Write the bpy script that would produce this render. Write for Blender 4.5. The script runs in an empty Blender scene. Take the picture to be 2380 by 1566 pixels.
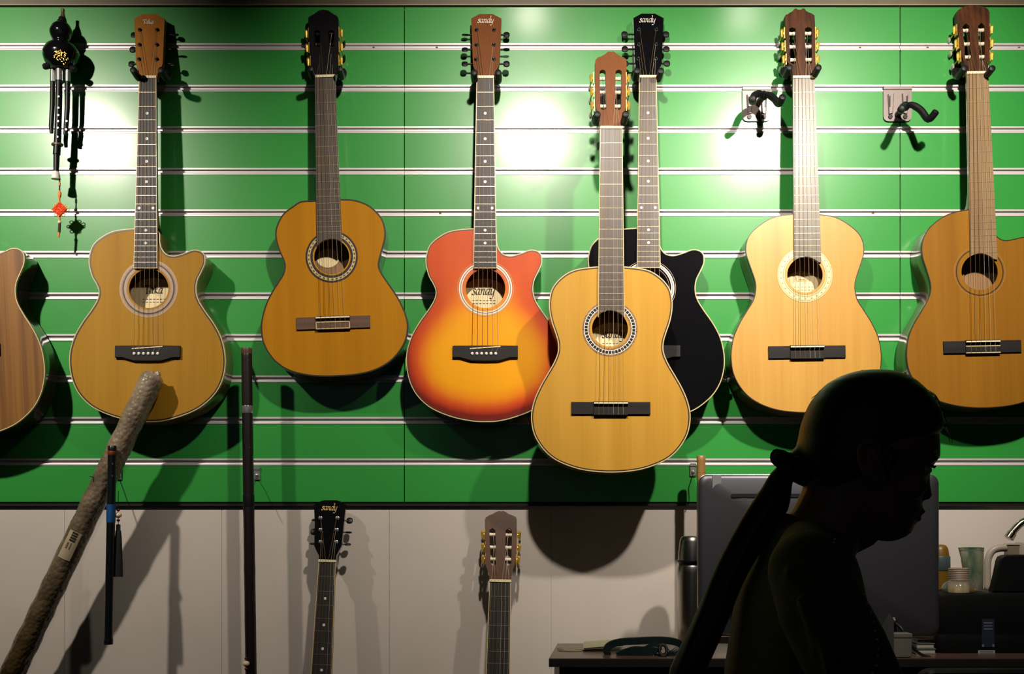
import bpy, math, random
import numpy as np
from mathutils import Vector, Matrix
from mathutils.geometry import tessellate_polygon
from mathutils.bvhtree import BVHTree
random.seed(7)
SC = bpy.context.scene
COL = SC.collection
PI = math.pi
# ---------------------------------------------------------------- camera model (2380 x 1566 frame)
F, D, HZ, ZE, CX = 2510.0, 2.60, 1225.0, 1.05, 1190.0
def P(px, py, Y=0.0):
    d = D + Y
    return Vector(((px - CX) * d / F, Y, ZE + (HZ - py) * d / F))
cam_d = bpy.data.cameras.new('camera'); cam = bpy.data.objects.new('camera', cam_d); COL.objects.link(cam)
cam.location = (0, -D, ZE); cam.rotation_euler = (PI / 2, 0, 0)
cam_d.sensor_width = 36.0; cam_d.lens = 36.0 * F / 2380.0; cam_d.shift_y = (HZ - 783.0) / 2380.0
cam_d.clip_start = 0.02
SC.camera = cam
# ---------------------------------------------------------------- materials
MATS = {}
def lin(c):
    return tuple(((x / 12.92) if x <= 0.04045 else ((x + 0.055) / 1.055) ** 2.4) for x in c)
def S(r, g, b): return lin((r / 255, g / 255, b / 255))
def mat(name, col, rough=0.5, metal=0.0, coat=0.0, var=0.0, scale=30.0, bump=0.0, stretch=(1, 1, 1), spec=0.5,
        col2=None, trans=0.0, alpha=1.0, detail=3.0, coat_rough=0.1, sheen=0.0):
    """procedural Principled material: noise mixes two colours, optional bump"""
    if name in MATS: return MATS[name]
    m = bpy.data.materials.new(name); m.use_nodes = True
    nt = m.node_tree; b = nt.nodes['Principled BSDF']
    b.inputs['Roughness'].default_value = rough; b.inputs['Metallic'].default_value = metal
    b.inputs['Coat Weight'].default_value = coat; b.inputs['Coat Roughness'].default_value = coat_rough
    b.inputs['Specular IOR Level'].default_value = spec
    b.inputs['Transmission Weight'].default_value = trans; b.inputs['Alpha'].default_value = alpha
    b.inputs['Sheen Weight'].default_value = sheen
    tc = nt.nodes.new('ShaderNodeTexCoord'); mp = nt.nodes.new('ShaderNodeMapping')
    mp.inputs['Scale'].default_value = stretch
    nt.links.new(tc.outputs['Object'], mp.inputs['Vector'])
    nz = nt.nodes.new('ShaderNodeTexNoise'); nz.inputs['Scale'].default_value = scale; nz.inputs['Detail'].default_value = detail
    nt.links.new(mp.outputs['Vector'], nz.inputs['Vector'])
    if col2 is None:
        col2 = tuple(c * (1 - var) for c in col)
    mx = nt.nodes.new('ShaderNodeMix'); mx.data_type = 'RGBA'
    mx.inputs[6].default_value = (*col, 1); mx.inputs[7].default_value = (*col2, 1)
    rp = nt.nodes.new('ShaderNodeValToRGB'); rp.color_ramp.elements[0].position = 0.35; rp.color_ramp.elements[1].position = 0.68
    nt.links.new(nz.outputs['Fac'], rp.inputs['Fac']); nt.links.new(rp.outputs['Color'], mx.inputs[0])
    nt.links.new(mx.outputs[2], b.inputs['Base Color'])
    if bump:
        bp = nt.nodes.new('ShaderNodeBump'); bp.inputs['Strength'].default_value = bump; bp.inputs['Distance'].default_value = 0.002
        nt.links.new(nz.outputs['Fac'], bp.inputs['Height']); nt.links.new(bp.outputs['Normal'], b.inputs['Normal'])
    MATS[name] = m
    return m
def wood(name, c1, c2, rough=0.35, coat=0.25, grain=1.0, streak=(26, 26, 1.2), fine=True, coat_rough=0.15, spec=0.5):
    """grain runs along local Z"""
    if name in MATS: return MATS[name]
    m = bpy.data.materials.new(name); m.use_nodes = True
    nt = m.node_tree; b = nt.nodes['Principled BSDF']; L = nt.links.new
    b.inputs['Roughness'].default_value = rough; b.inputs['Coat Weight'].default_value = coat
    b.inputs['Coat Roughness'].default_value = coat_rough; b.inputs['Specular IOR Level'].default_value = spec
    tc = nt.nodes.new('ShaderNodeTexCoord'); mp = nt.nodes.new('ShaderNodeMapping')
    oi = nt.nodes.new('ShaderNodeObjectInfo')
    mp.inputs['Scale'].default_value = streak
    L(tc.outputs['Object'], mp.inputs['Vector'])
    nz = nt.nodes.new('ShaderNodeTexNoise'); nz.inputs['Scale'].default_value = 1.0; nz.inputs['Detail'].default_value = 4
    nz.noise_dimensions = '4D'; L(oi.outputs['Random'], nz.inputs['W'])
    L(mp.outputs['Vector'], nz.inputs['Vector'])
    mp2 = nt.nodes.new('ShaderNodeMapping'); mp2.inputs['Scale'].default_value = (420, 420, 5)
    L(tc.outputs['Object'], mp2.inputs['Vector'])
    n2 = nt.nodes.new('ShaderNodeTexNoise'); n2.inputs['Scale'].default_value = 1.0; n2.inputs['Detail'].default_value = 2
    L(mp2.outputs['Vector'], n2.inputs['Vector'])
    ma = nt.nodes.new('ShaderNodeMath'); ma.operation = 'MULTIPLY_ADD'
    L(n2.outputs['Fac'], ma.inputs[0]); ma.inputs[1].default_value = 0.35 * grain if fine else 0.0; L(nz.outputs['Fac'], ma.inputs[2])
    rp = nt.nodes.new('ShaderNodeValToRGB')
    rp.color_ramp.elements[0].position = 0.42; rp.color_ramp.elements[0].color = (*c1, 1)
    rp.color_ramp.elements[1].position = 0.92; rp.color_ramp.elements[1].color = (*c2, 1)
    L(ma.outputs[0], rp.inputs['Fac']); L(rp.outputs['Color'], b.inputs['Base Color'])
    MATS[name] = m
    return m

M = {}
M['white'] = mat('painted_white', S(202, 193, 183), 0.6, var=0.06, scale=6, bump=0.03)
M['alu'] = mat('brushed_aluminium', (0.66, 0.64, 0.63), 0.36, 0.25, var=0.08, scale=40, stretch=(.2, 8, 8))
M['cornice'] = mat('olive_painted_trim', S(98, 91, 70), 0.5, var=0.15, scale=20)
M['cornice_lip'] = mat('tan_trim_lip', S(160, 134, 110), 0.45, var=0.1, scale=20)
M['black_strip'] = mat('black_edge_strip', (0.006, 0.007, 0.008), 0.5)
M['dark_room'] = mat('dim_room_paint', (0.045, 0.045, 0.055), 0.8, var=0.1, scale=3)
M['ceil'] = mat('ceiling_paint', (0.10, 0.10, 0.10), 0.8, var=0.05, scale=3)
M['floor'] = mat('dark_floor_tile', (0.025, 0.022, 0.02), 0.4, var=0.3, scale=5)
M['ebony'] = wood('blackened_fingerboard', (0.020, 0.018, 0.018), (0.045, 0.040, 0.038), 0.48, 0.0, streak=(90, 90, 4), spec=.3)
M['rosewood'] = wood('rosewood', (0.052, 0.040, 0.032), (0.11, 0.088, 0.070), 0.36, 0.1, streak=(110, 110, 4))
M['rosewood_grey'] = wood('worn_rosewood', (0.095, 0.078, 0.052), (0.17, 0.14, 0.095), 0.36, 0.1, streak=(110, 110, 4))
M['rosewood_tan'] = wood('tan_rosewood', (0.17, 0.10, 0.045), (0.30, 0.20, 0.10), 0.33, 0.1, streak=(110, 110, 4))
M['bridgewood'] = wood('dark_bridge_wood', (0.011, 0.010, 0.010), (0.022, 0.019, 0.018), 0.5, 0.0, streak=(4, 90, 90), spec=.22)
M['bridgebrown'] = wood('brown_bridge_wood', (0.06, 0.03, 0.016), (0.14, 0.075, 0.04), 0.45, 0.0, streak=(6, 60, 120))
M['cream'] = mat('cream_plastic', S(206, 184, 132), 0.35, var=0.08, scale=60)
M['bone'] = mat('bone', S(235, 222, 180), 0.35, var=0.1, scale=80)
M['pearl'] = mat('pearl_dot', S(238, 236, 226), 0.25, var=0.1, scale=300, coat=0.5)
M['black_gloss'] = mat('black_lacquer', (0.004, 0.004, 0.005), 0.12, coat=0.6, coat_rough=0.06)
M['black_matt'] = mat('black_rubber', (0.005, 0.005, 0.006), 0.5, spec=.3, var=0.3, scale=90, bump=0.05)
M['black_plastic'] = mat('black_plastic', (0.005, 0.0055, 0.007), 0.42, spec=.35, var=0.2, scale=60)
M['grey_metal'] = mat('grey_powder_coat', S(128, 116, 112), 0.42, 0.3, var=0.12, scale=60)
M['chrome'] = mat('chrome', (0.75, 0.74, 0.72), 0.2, 0.85, var=0.1, scale=50)
M['steel'] = mat('stainless_steel', (0.50, 0.46, 0.42), 0.28, 1.0, var=0.15, scale=20, stretch=(8, 8, .4))
M['gold'] = mat('gilt_metal', (0.86, 0.56, 0.09), 0.30, 0.55, var=0.2, scale=120, bump=0.1)
M['nickel'] = mat('fret_nickel', (0.56, 0.45, 0.31), 0.35, 0.9, var=0.1, scale=80)
M['bronze'] = mat('wound_string', (0.20, 0.13, 0.06), 0.45, 0.5, var=0.1, scale=200)
M['nylon'] = mat('clear_string', (0.50, 0.42, 0.28), 0.35, 0.0, var=0.1, scale=200)
M['roller'] = mat('white_roller', S(236, 222, 196), 0.4, var=0.12, scale=200)
M['btn_pearl'] = mat('pearloid_button', S(196, 196, 186), 0.25, var=0.3, scale=120)
M['rust'] = mat('rusty_screw', S(120, 82, 40), 0.6, 0.3, var=0.5, scale=300)
M['inside'] = wood('unfinished_interior', (0.20, 0.10, 0.035), (0.34, 0.19, 0.08), 0.7, 0.0)
M['paper'] = mat('cream_paper', S(242, 222, 172), 0.7, var=0.06, scale=40)
M['ink'] = mat('printed_ink', (0.02, 0.016, 0.012), 0.6)
M['ink_tan'] = mat('tan_ink', S(176, 140, 70), 0.6)
M['logo_white'] = mat('white_logo', S(246, 236, 222), 0.4)
M['logo_gold'] = mat('gold_logo', S(214, 176, 110), 0.4, 0.3)
M['dark_line'] = mat('dark_purfling', (0.025, 0.014, 0.008), 0.4)
M['tan_ring'] = mat('tan_rosette_ring', S(168, 128, 92), 0.4, var=0.15, scale=200)
M['grey_ring'] = mat('grey_rosette_ring', S(176, 150, 122), 0.4, var=0.15, scale=200)
M['white_ring'] = mat('white_rosette_ring', S(226, 220, 208), 0.4, var=0.12, scale=300)
M['speckle'] = mat('speckled_rosette', S(176, 136, 96), 0.4, col2=S(70, 44, 28), scale=900, detail=0)
M['pale_ring'] = mat('pale_gold_rosette', S(214, 194, 138), 0.35, var=0.22, scale=260, metal=0.25)
M['pale_gem'] = mat('pale_rosette_gem', S(236, 222, 176), 0.3, metal=0.2, var=0.1, scale=300)
M['olive_line'] = mat('olive_rosette_line', S(128, 108, 56), 0.4)
M['back_wood'] = wood('side_wood', (0.10, 0.045, 0.018), (0.22, 0.10, 0.04), 0.22, 0.5, coat_rough=0.08)
M['side_natural'] = wood('natural_side_wood', (0.24, 0.13, 0.045), (0.36, 0.21, 0.08), 0.22, 0.5, coat_rough=0.08)
M['side_dark'] = wood('dark_side_wood', (0.035, 0.014, 0.008), (0.09, 0.035, 0.018), 0.18, 0.6, coat_rough=0.05)
M['neck_wood'] = wood('neck_wood', (0.13, 0.055, 0.02), (0.24, 0.11, 0.045), 0.3, 0.3)
M['head_natural'] = wood('honey_head_wood', S(140,84,22), S(170,110,36), 0.45, 0.05, spec=.3)
M['head_brown'] = wood('reddish_head_wood', (0.055, 0.018, 0.005), (0.095, 0.034, 0.009), 0.45, 0.05, spec=.25)
M['head_mahog'] = wood('mahogany_head_wood', (0.12, 0.034, 0.007), (0.19, 0.060, 0.012), 0.45, 0.05, spec=.25)
M['head_dark'] = wood('dark_head_wood', S(40,22,12), S(92,52,26), 0.45, 0.05, spec=.3, streak=(110, 110, 2))
M['head_black'] = mat('near_black_head', (0.007, 0.006, 0.008), 0.35, var=0.3, scale=20)
M['top_honey'] = wood('honey_spruce', (0.44, 0.235, 0.022), (0.35, 0.17, 0.012), .50, 0.0, coat_rough=0.3, spec=.13)
M['top_amber'] = wood('amber_spruce', (0.47, 0.205, 0.003), (0.38, 0.15, 0.002), .55, 0.0, coat_rough=0.3, spec=.12)
M['top_light'] = wood('light_spruce', (0.57, 0.315, 0.045), (0.455, 0.23, 0.022), .50, 0.04, coat_rough=0.3, spec=.16)
M['top_pale'] = wood('pale_spruce', (0.60, 0.335, 0.062), (0.48, 0.235, 0.030), .42, 0.3, coat_rough=0.22, spec=.4)
M['top_cedar'] = wood('cedar_brown', (0.29, 0.13, 0.010), (0.215, 0.088, 0.006), .50, 0.0, coat_rough=0.3, spec=.13)
M['top_walnut'] = wood('walnut_stripes', (0.30, 0.135, 0.026), (0.10, 0.040, 0.010), 0.45, 0.15, spec=.25, streak=(60, 60, 1.0), coat_rough=0.25)

def green_mat():
    m = bpy.data.materials.new('green_laminate'); m.use_nodes = True
    nt = m.node_tree; b = nt.nodes['Principled BSDF']; L = nt.links.new
    b.inputs['Roughness'].default_value = 0.36; b.inputs['Specular IOR Level'].default_value = .42; b.inputs['Coat Weight'].default_value = 0.5; b.inputs['Coat Roughness'].default_value = 0.15
    tc = nt.nodes.new('ShaderNodeTexCoord')
    n = nt.nodes.new('ShaderNodeTexNoise'); n.inputs['Scale'].default_value = 1.6; n.inputs['Detail'].default_value = 2
    L(tc.outputs['Object'], n.inputs['Vector'])
    mx = nt.nodes.new('ShaderNodeMix'); mx.data_type = 'RGBA'
    mx.inputs[6].default_value = (0.032, 0.31, 0.048, 1); mx.inputs[7].default_value = (0.025, 0.265, 0.040, 1)
    L(n.outputs['Fac'], mx.inputs[0]); L(mx.outputs[2], b.inputs['Base Color'])
    n2 = nt.nodes.new('ShaderNodeTexNoise'); n2.inputs['Scale'].default_value = 900; n2.inputs['Detail'].default_value = 1
    L(tc.outputs['Object'], n2.inputs['Vector'])
    bp = nt.nodes.new('ShaderNodeBump'); bp.inputs['Strength'].default_value = 0.04; bp.inputs['Distance'].default_value = 0.0005
    L(n2.outputs['Fac'], bp.inputs['Height']); L(bp.outputs['Normal'], b.inputs['Normal']); L(bp.outputs['Normal'], b.inputs['Coat Normal'])
    return m
M['green'] = green_mat()
def burst_mat():
    m = bpy.data.materials.new('sunburst_lacquer'); m.use_nodes = True
    nt = m.node_tree; b = nt.nodes['Principled BSDF']; L = nt.links.new
    b.inputs['Roughness'].default_value = 0.45; b.inputs['Coat Weight'].default_value = 0.06; b.inputs['Coat Roughness'].default_value = 0.2; b.inputs['Specular IOR Level'].default_value = 0.18
    at = nt.nodes.new('ShaderNodeAttribute'); at.attribute_name = 'burst'
    tc = nt.nodes.new('ShaderNodeTexCoord'); mp = nt.nodes.new('ShaderNodeMapping'); mp.inputs['Scale'].default_value = (30, 30, 1.4)
    L(tc.outputs['Object'], mp.inputs['Vector'])
    nz = nt.nodes.new('ShaderNodeTexNoise'); nz.inputs['Scale'].default_value = 1.0; nz.inputs['Detail'].default_value = 3
    L(mp.outputs['Vector'], nz.inputs['Vector'])
    ma = nt.nodes.new('ShaderNodeMath'); ma.operation = 'MULTIPLY_ADD'; ma.inputs[1].default_value = 0.14
    L(nz.outputs['Fac'], ma.inputs[0]); L(at.outputs['Fac'], ma.inputs[2])
    rp = nt.nodes.new('ShaderNodeValToRGB'); cr = rp.color_ramp
    cr.elements[0].position = 0.04; cr.elements[0].color = (0.17, 0.012, 0.004, 1)
    cr.elements[1].position = 1.06; cr.elements[1].color = (0.84, 0.36, 0.002, 1)
    for p, c in ((0.22, (0.42, 0.035, 0.006, 1)), (0.45, (0.60, 0.085, 0.008, 1)), (0.72, (0.76, 0.23, 0.003, 1))):
        e = cr.elements.new(p); e.color = c
    L(ma.outputs[0], rp.inputs['Fac']); L(rp.outputs['Color'], b.inputs['Base Color'])
    return m
M['burst'] = burst_mat()
# ---------------------------------------------------------------- mesh builder
class MB:
    def __init__(s): s.v = []; s.f = []; s.mi = []; s.mats = []; s.cur = 0
    def use(s, m):
        if m not in s.mats: s.mats.append(m)
        s.cur = s.mats.index(m); return s
    def add(s, vs, fs):
        o = len(s.v); s.v.extend([tuple(x) for x in vs])
        for f in fs: s.f.append([i + o for i in f]); s.mi.append(s.cur)
    def box(s, lo, hi):
        x0, y0, z0 = lo; x1, y1, z1 = hi
        s.add([(x0, y0, z0), (x1, y0, z0), (x1, y1, z0), (x0, y1, z0), (x0, y0, z1), (x1, y0, z1), (x1, y1, z1), (x0, y1, z1)],
              [(0, 3, 2, 1), (4, 5, 6, 7), (0, 1, 5, 4), (1, 2, 6, 5), (2, 3, 7, 6), (3, 0, 4, 7)]); return s
    def rbox(s, lo, hi, r, seg=4):
        """box whose XZ outline has rounded corners, small front/back chamfer"""
        x0, y0, z0 = lo; x1, y1, z1 = hi
        pts = rrect(x0, z0, x1, z1, r, seg)
        s.prism(pts, y0, y1, ch=min(r * .35, abs(y1 - y0) * .3)); return s
    def prism(s, pts, y0, y1, ch=0.0, holes=()):
        """XZ polygon extruded along Y"""
        loops = [pts] + list(holes)
        flat = [p for l in loops for p in l]
        tris = tessellate_polygon([[Vector((p[0], p[1], 0)) for p in l] for l in loops])
        n = len(flat)
        yf = (lambda p, y: y) if not callable(y0) else None
        Y0 = y0 if callable(y0) else (lambda p: y0); Y1 = y1 if callable(y1) else (lambda p: y1)
        if ch > 0 and not holes:
            ins = inset(pts, ch)
            vs = [(p[0], Y0(p), p[1]) for p in ins] + [(p[0], Y0(p) + ch, p[1]) for p in pts] + [(p[0], Y1(p) - ch, p[1]) for p in pts] + [(p[0], Y1(p), p[1]) for p in ins]
            fs = [tuple(t) for t in tris] + [tuple(3 * n + i for i in t[::-1]) for t in tris]
            for k in range(3):
                for i in range(n):
                    j = (i + 1) % n; fs.append((k * n + i, k * n + j, (k + 1) * n + j, (k + 1) * n + i))
            s.add(vs, fs); return s
        vs = [(p[0], Y0(p), p[1]) for p in flat] + [(p[0], Y1(p), p[1]) for p in flat]
        fs = [tuple(t) for t in tris] + [tuple(n + i for i in t[::-1]) for t in tris]
        o = 0
        for l in loops:
            m = len(l)
            for i in range(m):
                j = (i + 1) % m; fs.append((o + i, o + j, n + o + j, n + o + i))
            o += m
        s.add(vs, fs); return s
    def tube(s, pts, r, n=10, caps=True, flat=None, up=None):
        """swept circle (or ellipse with flat=ratio along the second axis)"""
        pts = [Vector(p) for p in pts]; m = len(pts)
        rs = r if hasattr(r, '__len__') else [r] * m
        vs = []; prev = Vector(up) if up else None
        for i, p in enumerate(pts):
            t = (pts[min(i + 1, m - 1)] - pts[max(i - 1, 0)]).normalized()
            if prev is None:
                prev = Vector((0, 0, 1)) if abs(t.z) < 0.9 else Vector((1, 0, 0))
            a = prev - t * prev.dot(t)
            if a.length < 1e-6: a = t.orthogonal()
            a.normalize(); b = t.cross(a); prev = a
            for k in range(n):
                th = 2 * PI * k / n
                vs.append(p + a * (rs[i] * math.cos(th)) + b * (rs[i] * (flat or 1) * math.sin(th)))
        fs = []
        for i in range(m - 1):
            for k in range(n):
                k2 = (k + 1) % n; fs.append((i * n + k, i * n + k2, (i + 1) * n + k2, (i + 1) * n + k))
        if caps: fs.append(tuple(range(n - 1, -1, -1))); fs.append(tuple((m - 1) * n + k for k in range(n)))
        s.add(vs, fs); return s
    def capsule(s, p0, r0, p1, r1, n=16, m=6):
        p0 = Vector(p0); p1 = Vector(p1); t = (p1 - p0); L = t.length; t = t.normalized()
        ps = []; rs = []
        for i in range(m + 1):
            a = PI / 2 * i / m; ps.append(p0 - t * r0 * math.cos(a)); rs.append(max(r0 * math.sin(a), r0 * .02))
        for i in range(m + 1):
            a = PI / 2 * i / m; ps.append(p1 + t * r1 * math.sin(a)); rs.append(max(r1 * math.cos(a), r1 * .02))
        return s.tube(ps, rs, n)
    def chain(s, pts, rs, n=16):
        for i in range(len(pts) - 1): s.capsule(pts[i], rs[i], pts[i + 1], rs[i + 1], n)
        return s
    def lathe(s, prof, c=(0, 0, 0), axis='Z', n=24, caps=True, sx=1.0, sy=1.0):
        """prof: (radius, height)"""
        vs = []; m = len(prof)
        for r, h in prof:
            for k in range(n):
                a = 2 * PI * k / n; x, y = r * math.cos(a) * sx, r * math.sin(a) * sy
                q = (x, y, h) if axis == 'Z' else ((x, h, y) if axis == 'Y' else (h, x, y))
                vs.append((q[0] + c[0], q[1] + c[1], q[2] + c[2]))
        fs = []
        for i in range(m - 1):
            for k in range(n):
                k2 = (k + 1) % n; fs.append((i * n + k, i * n + k2, (i + 1) * n + k2, (i + 1) * n + k))
        if caps: fs.append(tuple(range(n - 1, -1, -1))); fs.append(tuple((m - 1) * n + k for k in range(n)))
        s.add(vs, fs); return s
    def ell(s, c, r, n=20, m=12):
        prof = [(max(math.sin(PI * i / m), .01), -math.cos(PI * i / m)) for i in range(m + 1)]
        vs = []; o = []
        for q, h in prof:
            for k in range(n):
                a = 2 * PI * k / n
                vs.append((c[0] + r[0] * q * math.cos(a), c[1] + r[1] * q * math.sin(a), c[2] + r[2] * h))
        fs = []
        for i in range(m):
            for k in range(n):
                k2 = (k + 1) % n; fs.append((i * n + k, i * n + k2, (i + 1) * n + k2, (i + 1) * n + k))
        fs.append(tuple(range(n - 1, -1, -1))); fs.append(tuple(m * n + k for k in range(n)))
        s.add(vs, fs); return s
    def loft(s, rings, caps=True):
        n = len(rings[0]); vs = [p for r in rings for p in r]; fs = []
        for i in range(len(rings) - 1):
            for k in range(n):
                k2 = (k + 1) % n; fs.append((i * n + k, i * n + k2, (i + 1) * n + k2, (i + 1) * n + k))
        if caps: fs.append(tuple(range(n - 1, -1, -1))); fs.append(tuple((len(rings) - 1) * n + k for k in range(n)))
        s.add(vs, fs); return s
    def annulus(s, c, r0, r1, y, n=64, thick=0.0004, a0=0, a1=2 * PI):
        """flat ring in XZ facing -Y"""
        vs = []; full = abs(a1 - a0 - 2 * PI) < 1e-6; m = n if full else n + 1
        for k in range(m):
            a = a0 + (a1 - a0) * k / n
            for r, yy in ((r0, y + thick), (r0, y), (r1, y), (r1, y + thick)):
                vs.append((c[0] + r * math.cos(a), yy, c[1] + r * math.sin(a)))
        fs = []
        for k in range(n):
            j = (k + 1) % m
            for q in range(3): fs.append((k * 4 + q, j * 4 + q, j * 4 + q + 1, k * 4 + q + 1))
        s.add(vs, fs); return s
    def build(s, name, material=None, parent=None, smooth=35, fixn=True):
        me = bpy.data.meshes.new(name); me.from_pydata(s.v, [], s.f)
        if s.mats:
            for m in s.mats: me.materials.append(m)
            me.polygons.foreach_set('material_index', s.mi)
        elif material: me.materials.append(material)
        if fixn:
            import bmesh
            bm = bmesh.new(); bm.from_mesh(me); bmesh.ops.recalc_face_normals(bm, faces=bm.faces); bm.to_mesh(me); bm.free()
        if smooth:
            me.polygons.foreach_set('use_smooth', [True] * len(me.polygons))
            me.set_sharp_from_angle(angle=math.radians(smooth))
        me.update()
        o = bpy.data.objects.new(name, me); COL.objects.link(o)
        if parent: o.parent = parent
        return o
def rrect(x0, z0, x1, z1, r, seg=4):
    pts = []
    for cx, cz, a in ((x1 - r, z1 - r, 0), (x0 + r, z1 - r, 90), (x0 + r, z0 + r, 180), (x1 - r, z0 + r, 270)):
        for i in range(seg + 1):
            t = math.radians(a + 90 * i / seg); pts.append((cx + r * math.cos(t), cz + r * math.sin(t)))
    return pts
def area(p): return sum(p[i][0] * p[(i + 1) % len(p)][1] - p[(i + 1) % len(p)][0] * p[i][1] for i in range(len(p))) / 2
def inset(pts, w):
    n = len(pts); sg = 1 if area(pts) > 0 else -1; out = []
    for i in range(n):
        a, b, c = pts[i - 1], pts[i], pts[(i + 1) % n]
        t = Vector((c[0] - a[0], c[1] - a[1])); t = t.normalized() if t.length > 1e-9 else Vector((1, 0))
        out.append((b[0] - t.y * sg * w, b[1] + t.x * sg * w))
    return out
def catmull(pts, per=6, closed=True):
    n = len(pts); out = []
    rng = range(n) if closed else range(n - 1)
    for i in rng:
        p = [np.array(pts[(i + k) % n] if closed else pts[min(max(i + k, 0), n - 1)], float) for k in (-1, 0, 1, 2)]
        for j in range(per):
            t = j / per
            q = 0.5 * ((2 * p[1]) + (-p[0] + p[2]) * t + (2 * p[0] - 5 * p[1] + 4 * p[2] - p[3]) * t * t + (-p[0] + 3 * p[1] - 3 * p[2] + p[3]) * t ** 3)
            out.append(tuple(q))
    if not closed: out.append(tuple(map(float, pts[-1])))
    return out
def empty(name, loc, label, cat, group=None, rot=(0, 0, 0)):
    o = bpy.data.objects.new(name, None); COL.objects.link(o); o.location = loc; o.rotation_euler = rot
    o.empty_display_size = 0.05
    return tag(o, label, cat, group)
def tag(o, label, cat, group=None):
    o['label'] = label; o['category'] = cat
    if group: o['group'] = group
    return o
def struct(o, label=None):
    o['kind'] = 'structure'
    if label: o['label'] = label
    return o
# ---------------------------------------------------------------- lettering made of broad-nib strokes
GLY = {
 's': (0.66, [[(.62, .84), (.50, 1.02), (.30, .98), (.22, .80), (.34, .58), (.46, .40), (.44, .16), (.28, -.02), (.08, .02), (-.02, .20)]]),
 'a': (0.86, [[(.62, .95), (.36, 1.0), (.1, .7), (.02, .3), (.12, .02), (.34, .14), (.58, .6)], [(.68, 1.0), (.52, .2), (.6, 0), (.76, .12)]]),
 'n': (0.80, [[(0, .88), (.12, 1), (.16, .9), (0, 0)], [(.05, .4), (.3, .86), (.5, 1.0), (.58, .86), (.45, .2), (.52, 0), (.68, .12)]]),
 'd': (0.84, [[(.62, .95), (.36, 1.0), (.1, .7), (.02, .3), (.12, .02), (.34, .14), (.58, .6)], [(.80, 1.8), (.93, 1.76), (.54, .2), (.62, 0), (.76, .12)]]),
 'y': (0.80, [[(0, .88), (.12, 1), (.18, .9), (.08, .25), (.2, 0), (.42, .2), (.62, .7)], [(.74, 1.0), (.5, 0), (.34, -.5), (.1, -.72), (-.12, -.55)]]),
 'T': (0.95, [[(-.1, 1.2), (0, 1.42), (.9, 1.42), (1.0, 1.2)], [(.45, 1.4), (.45, .05), (.3, 0), (.62, 0)]]),
 'k': (0.80, [[(0, 1.5), (.12, 1.5), (.1, 0)], [(.62, .95), (.12, .5), (.7, 0)]]),
 'm': (1.1, [[(0, .88), (.12, 1), (.12, 0)], [(.14, .6), (.32, 1), (.46, .9), (.46, 0)], [(.48, .6), (.68, 1), (.84, .9), (.84, .1), (1, 0)]]),
 'u': (0.80, [[(0, 1), (.06, .2), (.25, 0), (.5, .3)], [(.55, 1), (.55, .1), (.7, 0)]]),
}
def strokes_text(mb, text, x, z, unit, y, nib=0.2, ang=38, depth=0.0003, bold=1.0):
    """lay out text on the XZ plane facing -Y; x = left edge, z = baseline"""
    nx, nz = math.cos(math.radians(ang)) * nib / 2 * unit * bold, math.sin(math.radians(ang)) * nib / 2 * unit * bold
    for ch in text:
        adv, sts = GLY[ch]
        for st in sts:
            pl = catmull(st, 5, closed=False)
            q = [(x + a * unit, z + b * unit) for a, b in pl]
            vs = []
            for a, b in q:
                vs += [(a - nx, y, b - nz), (a + nx, y, b + nz), (a - nx, y - depth, b - nz), (a + nx, y - depth, b + nz)]
            # a little body so hairlines never vanish
            h = unit * 0.035
            for a, b in q:
                vs += [(a - nz * .2 - h * .5, y - depth, b + h), (a + nz * .2 + h * .5, y - depth, b - h)]
            n = len(q); fs = []
            for i in range(n - 1):
                fs.append((i * 4 + 2, i * 4 + 3, i * 4 + 7, i * 4 + 6))
                o = n * 4 + i * 2; fs.append((o, o + 1, o + 3, o + 2))
            mb.add(vs, fs)
        x += adv * unit
    return x
def text_width(text): return sum(GLY[c][0] for c in text)
# ---------------------------------------------------------------- room shell and slatwall
RX, YB, YF, ZC = 2.75, 0.0125, -4.6, 3.0
def slab(name, lo, hi, m):
    o = MB().box(lo, hi).build(name, m, smooth=0); struct(o); return o
slab('floor', (-RX - .1, YF - .1, -0.1), (RX + .1, YB + .1, 0), M['floor'])
slab('ceiling', (-RX - .1, YF - .1, ZC), (RX + .1, YB + .1, ZC + .1), M['ceil'])
slab('wall_left', (-RX - .1, YF, 0), (-RX, YB, ZC), M['dark_room'])
slab('wall_right', (RX, YF, 0), (RX + .1, YB, ZC), M['dark_room'])
slab('wall_front', (-RX, YF - .1, 0), (RX, YF, ZC), M['dark_room'])
# white back wall made of butted boards (fine open seams)
mb = MB(); xs = [-RX] + [P(x, 0, YB).x for x in (150, 515, 905, 1281, 1700, 2140)] + [RX]
for a, b in zip(xs[:-1], xs[1:]): mb.box((a + .0004, YB, 0), (b - .0004, YB + .05, ZC))
mb.box((-RX, YB + .004, 0), (RX, YB + .06, ZC))
struct(mb.build('wall_back', M['white'], smooth=0))
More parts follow.
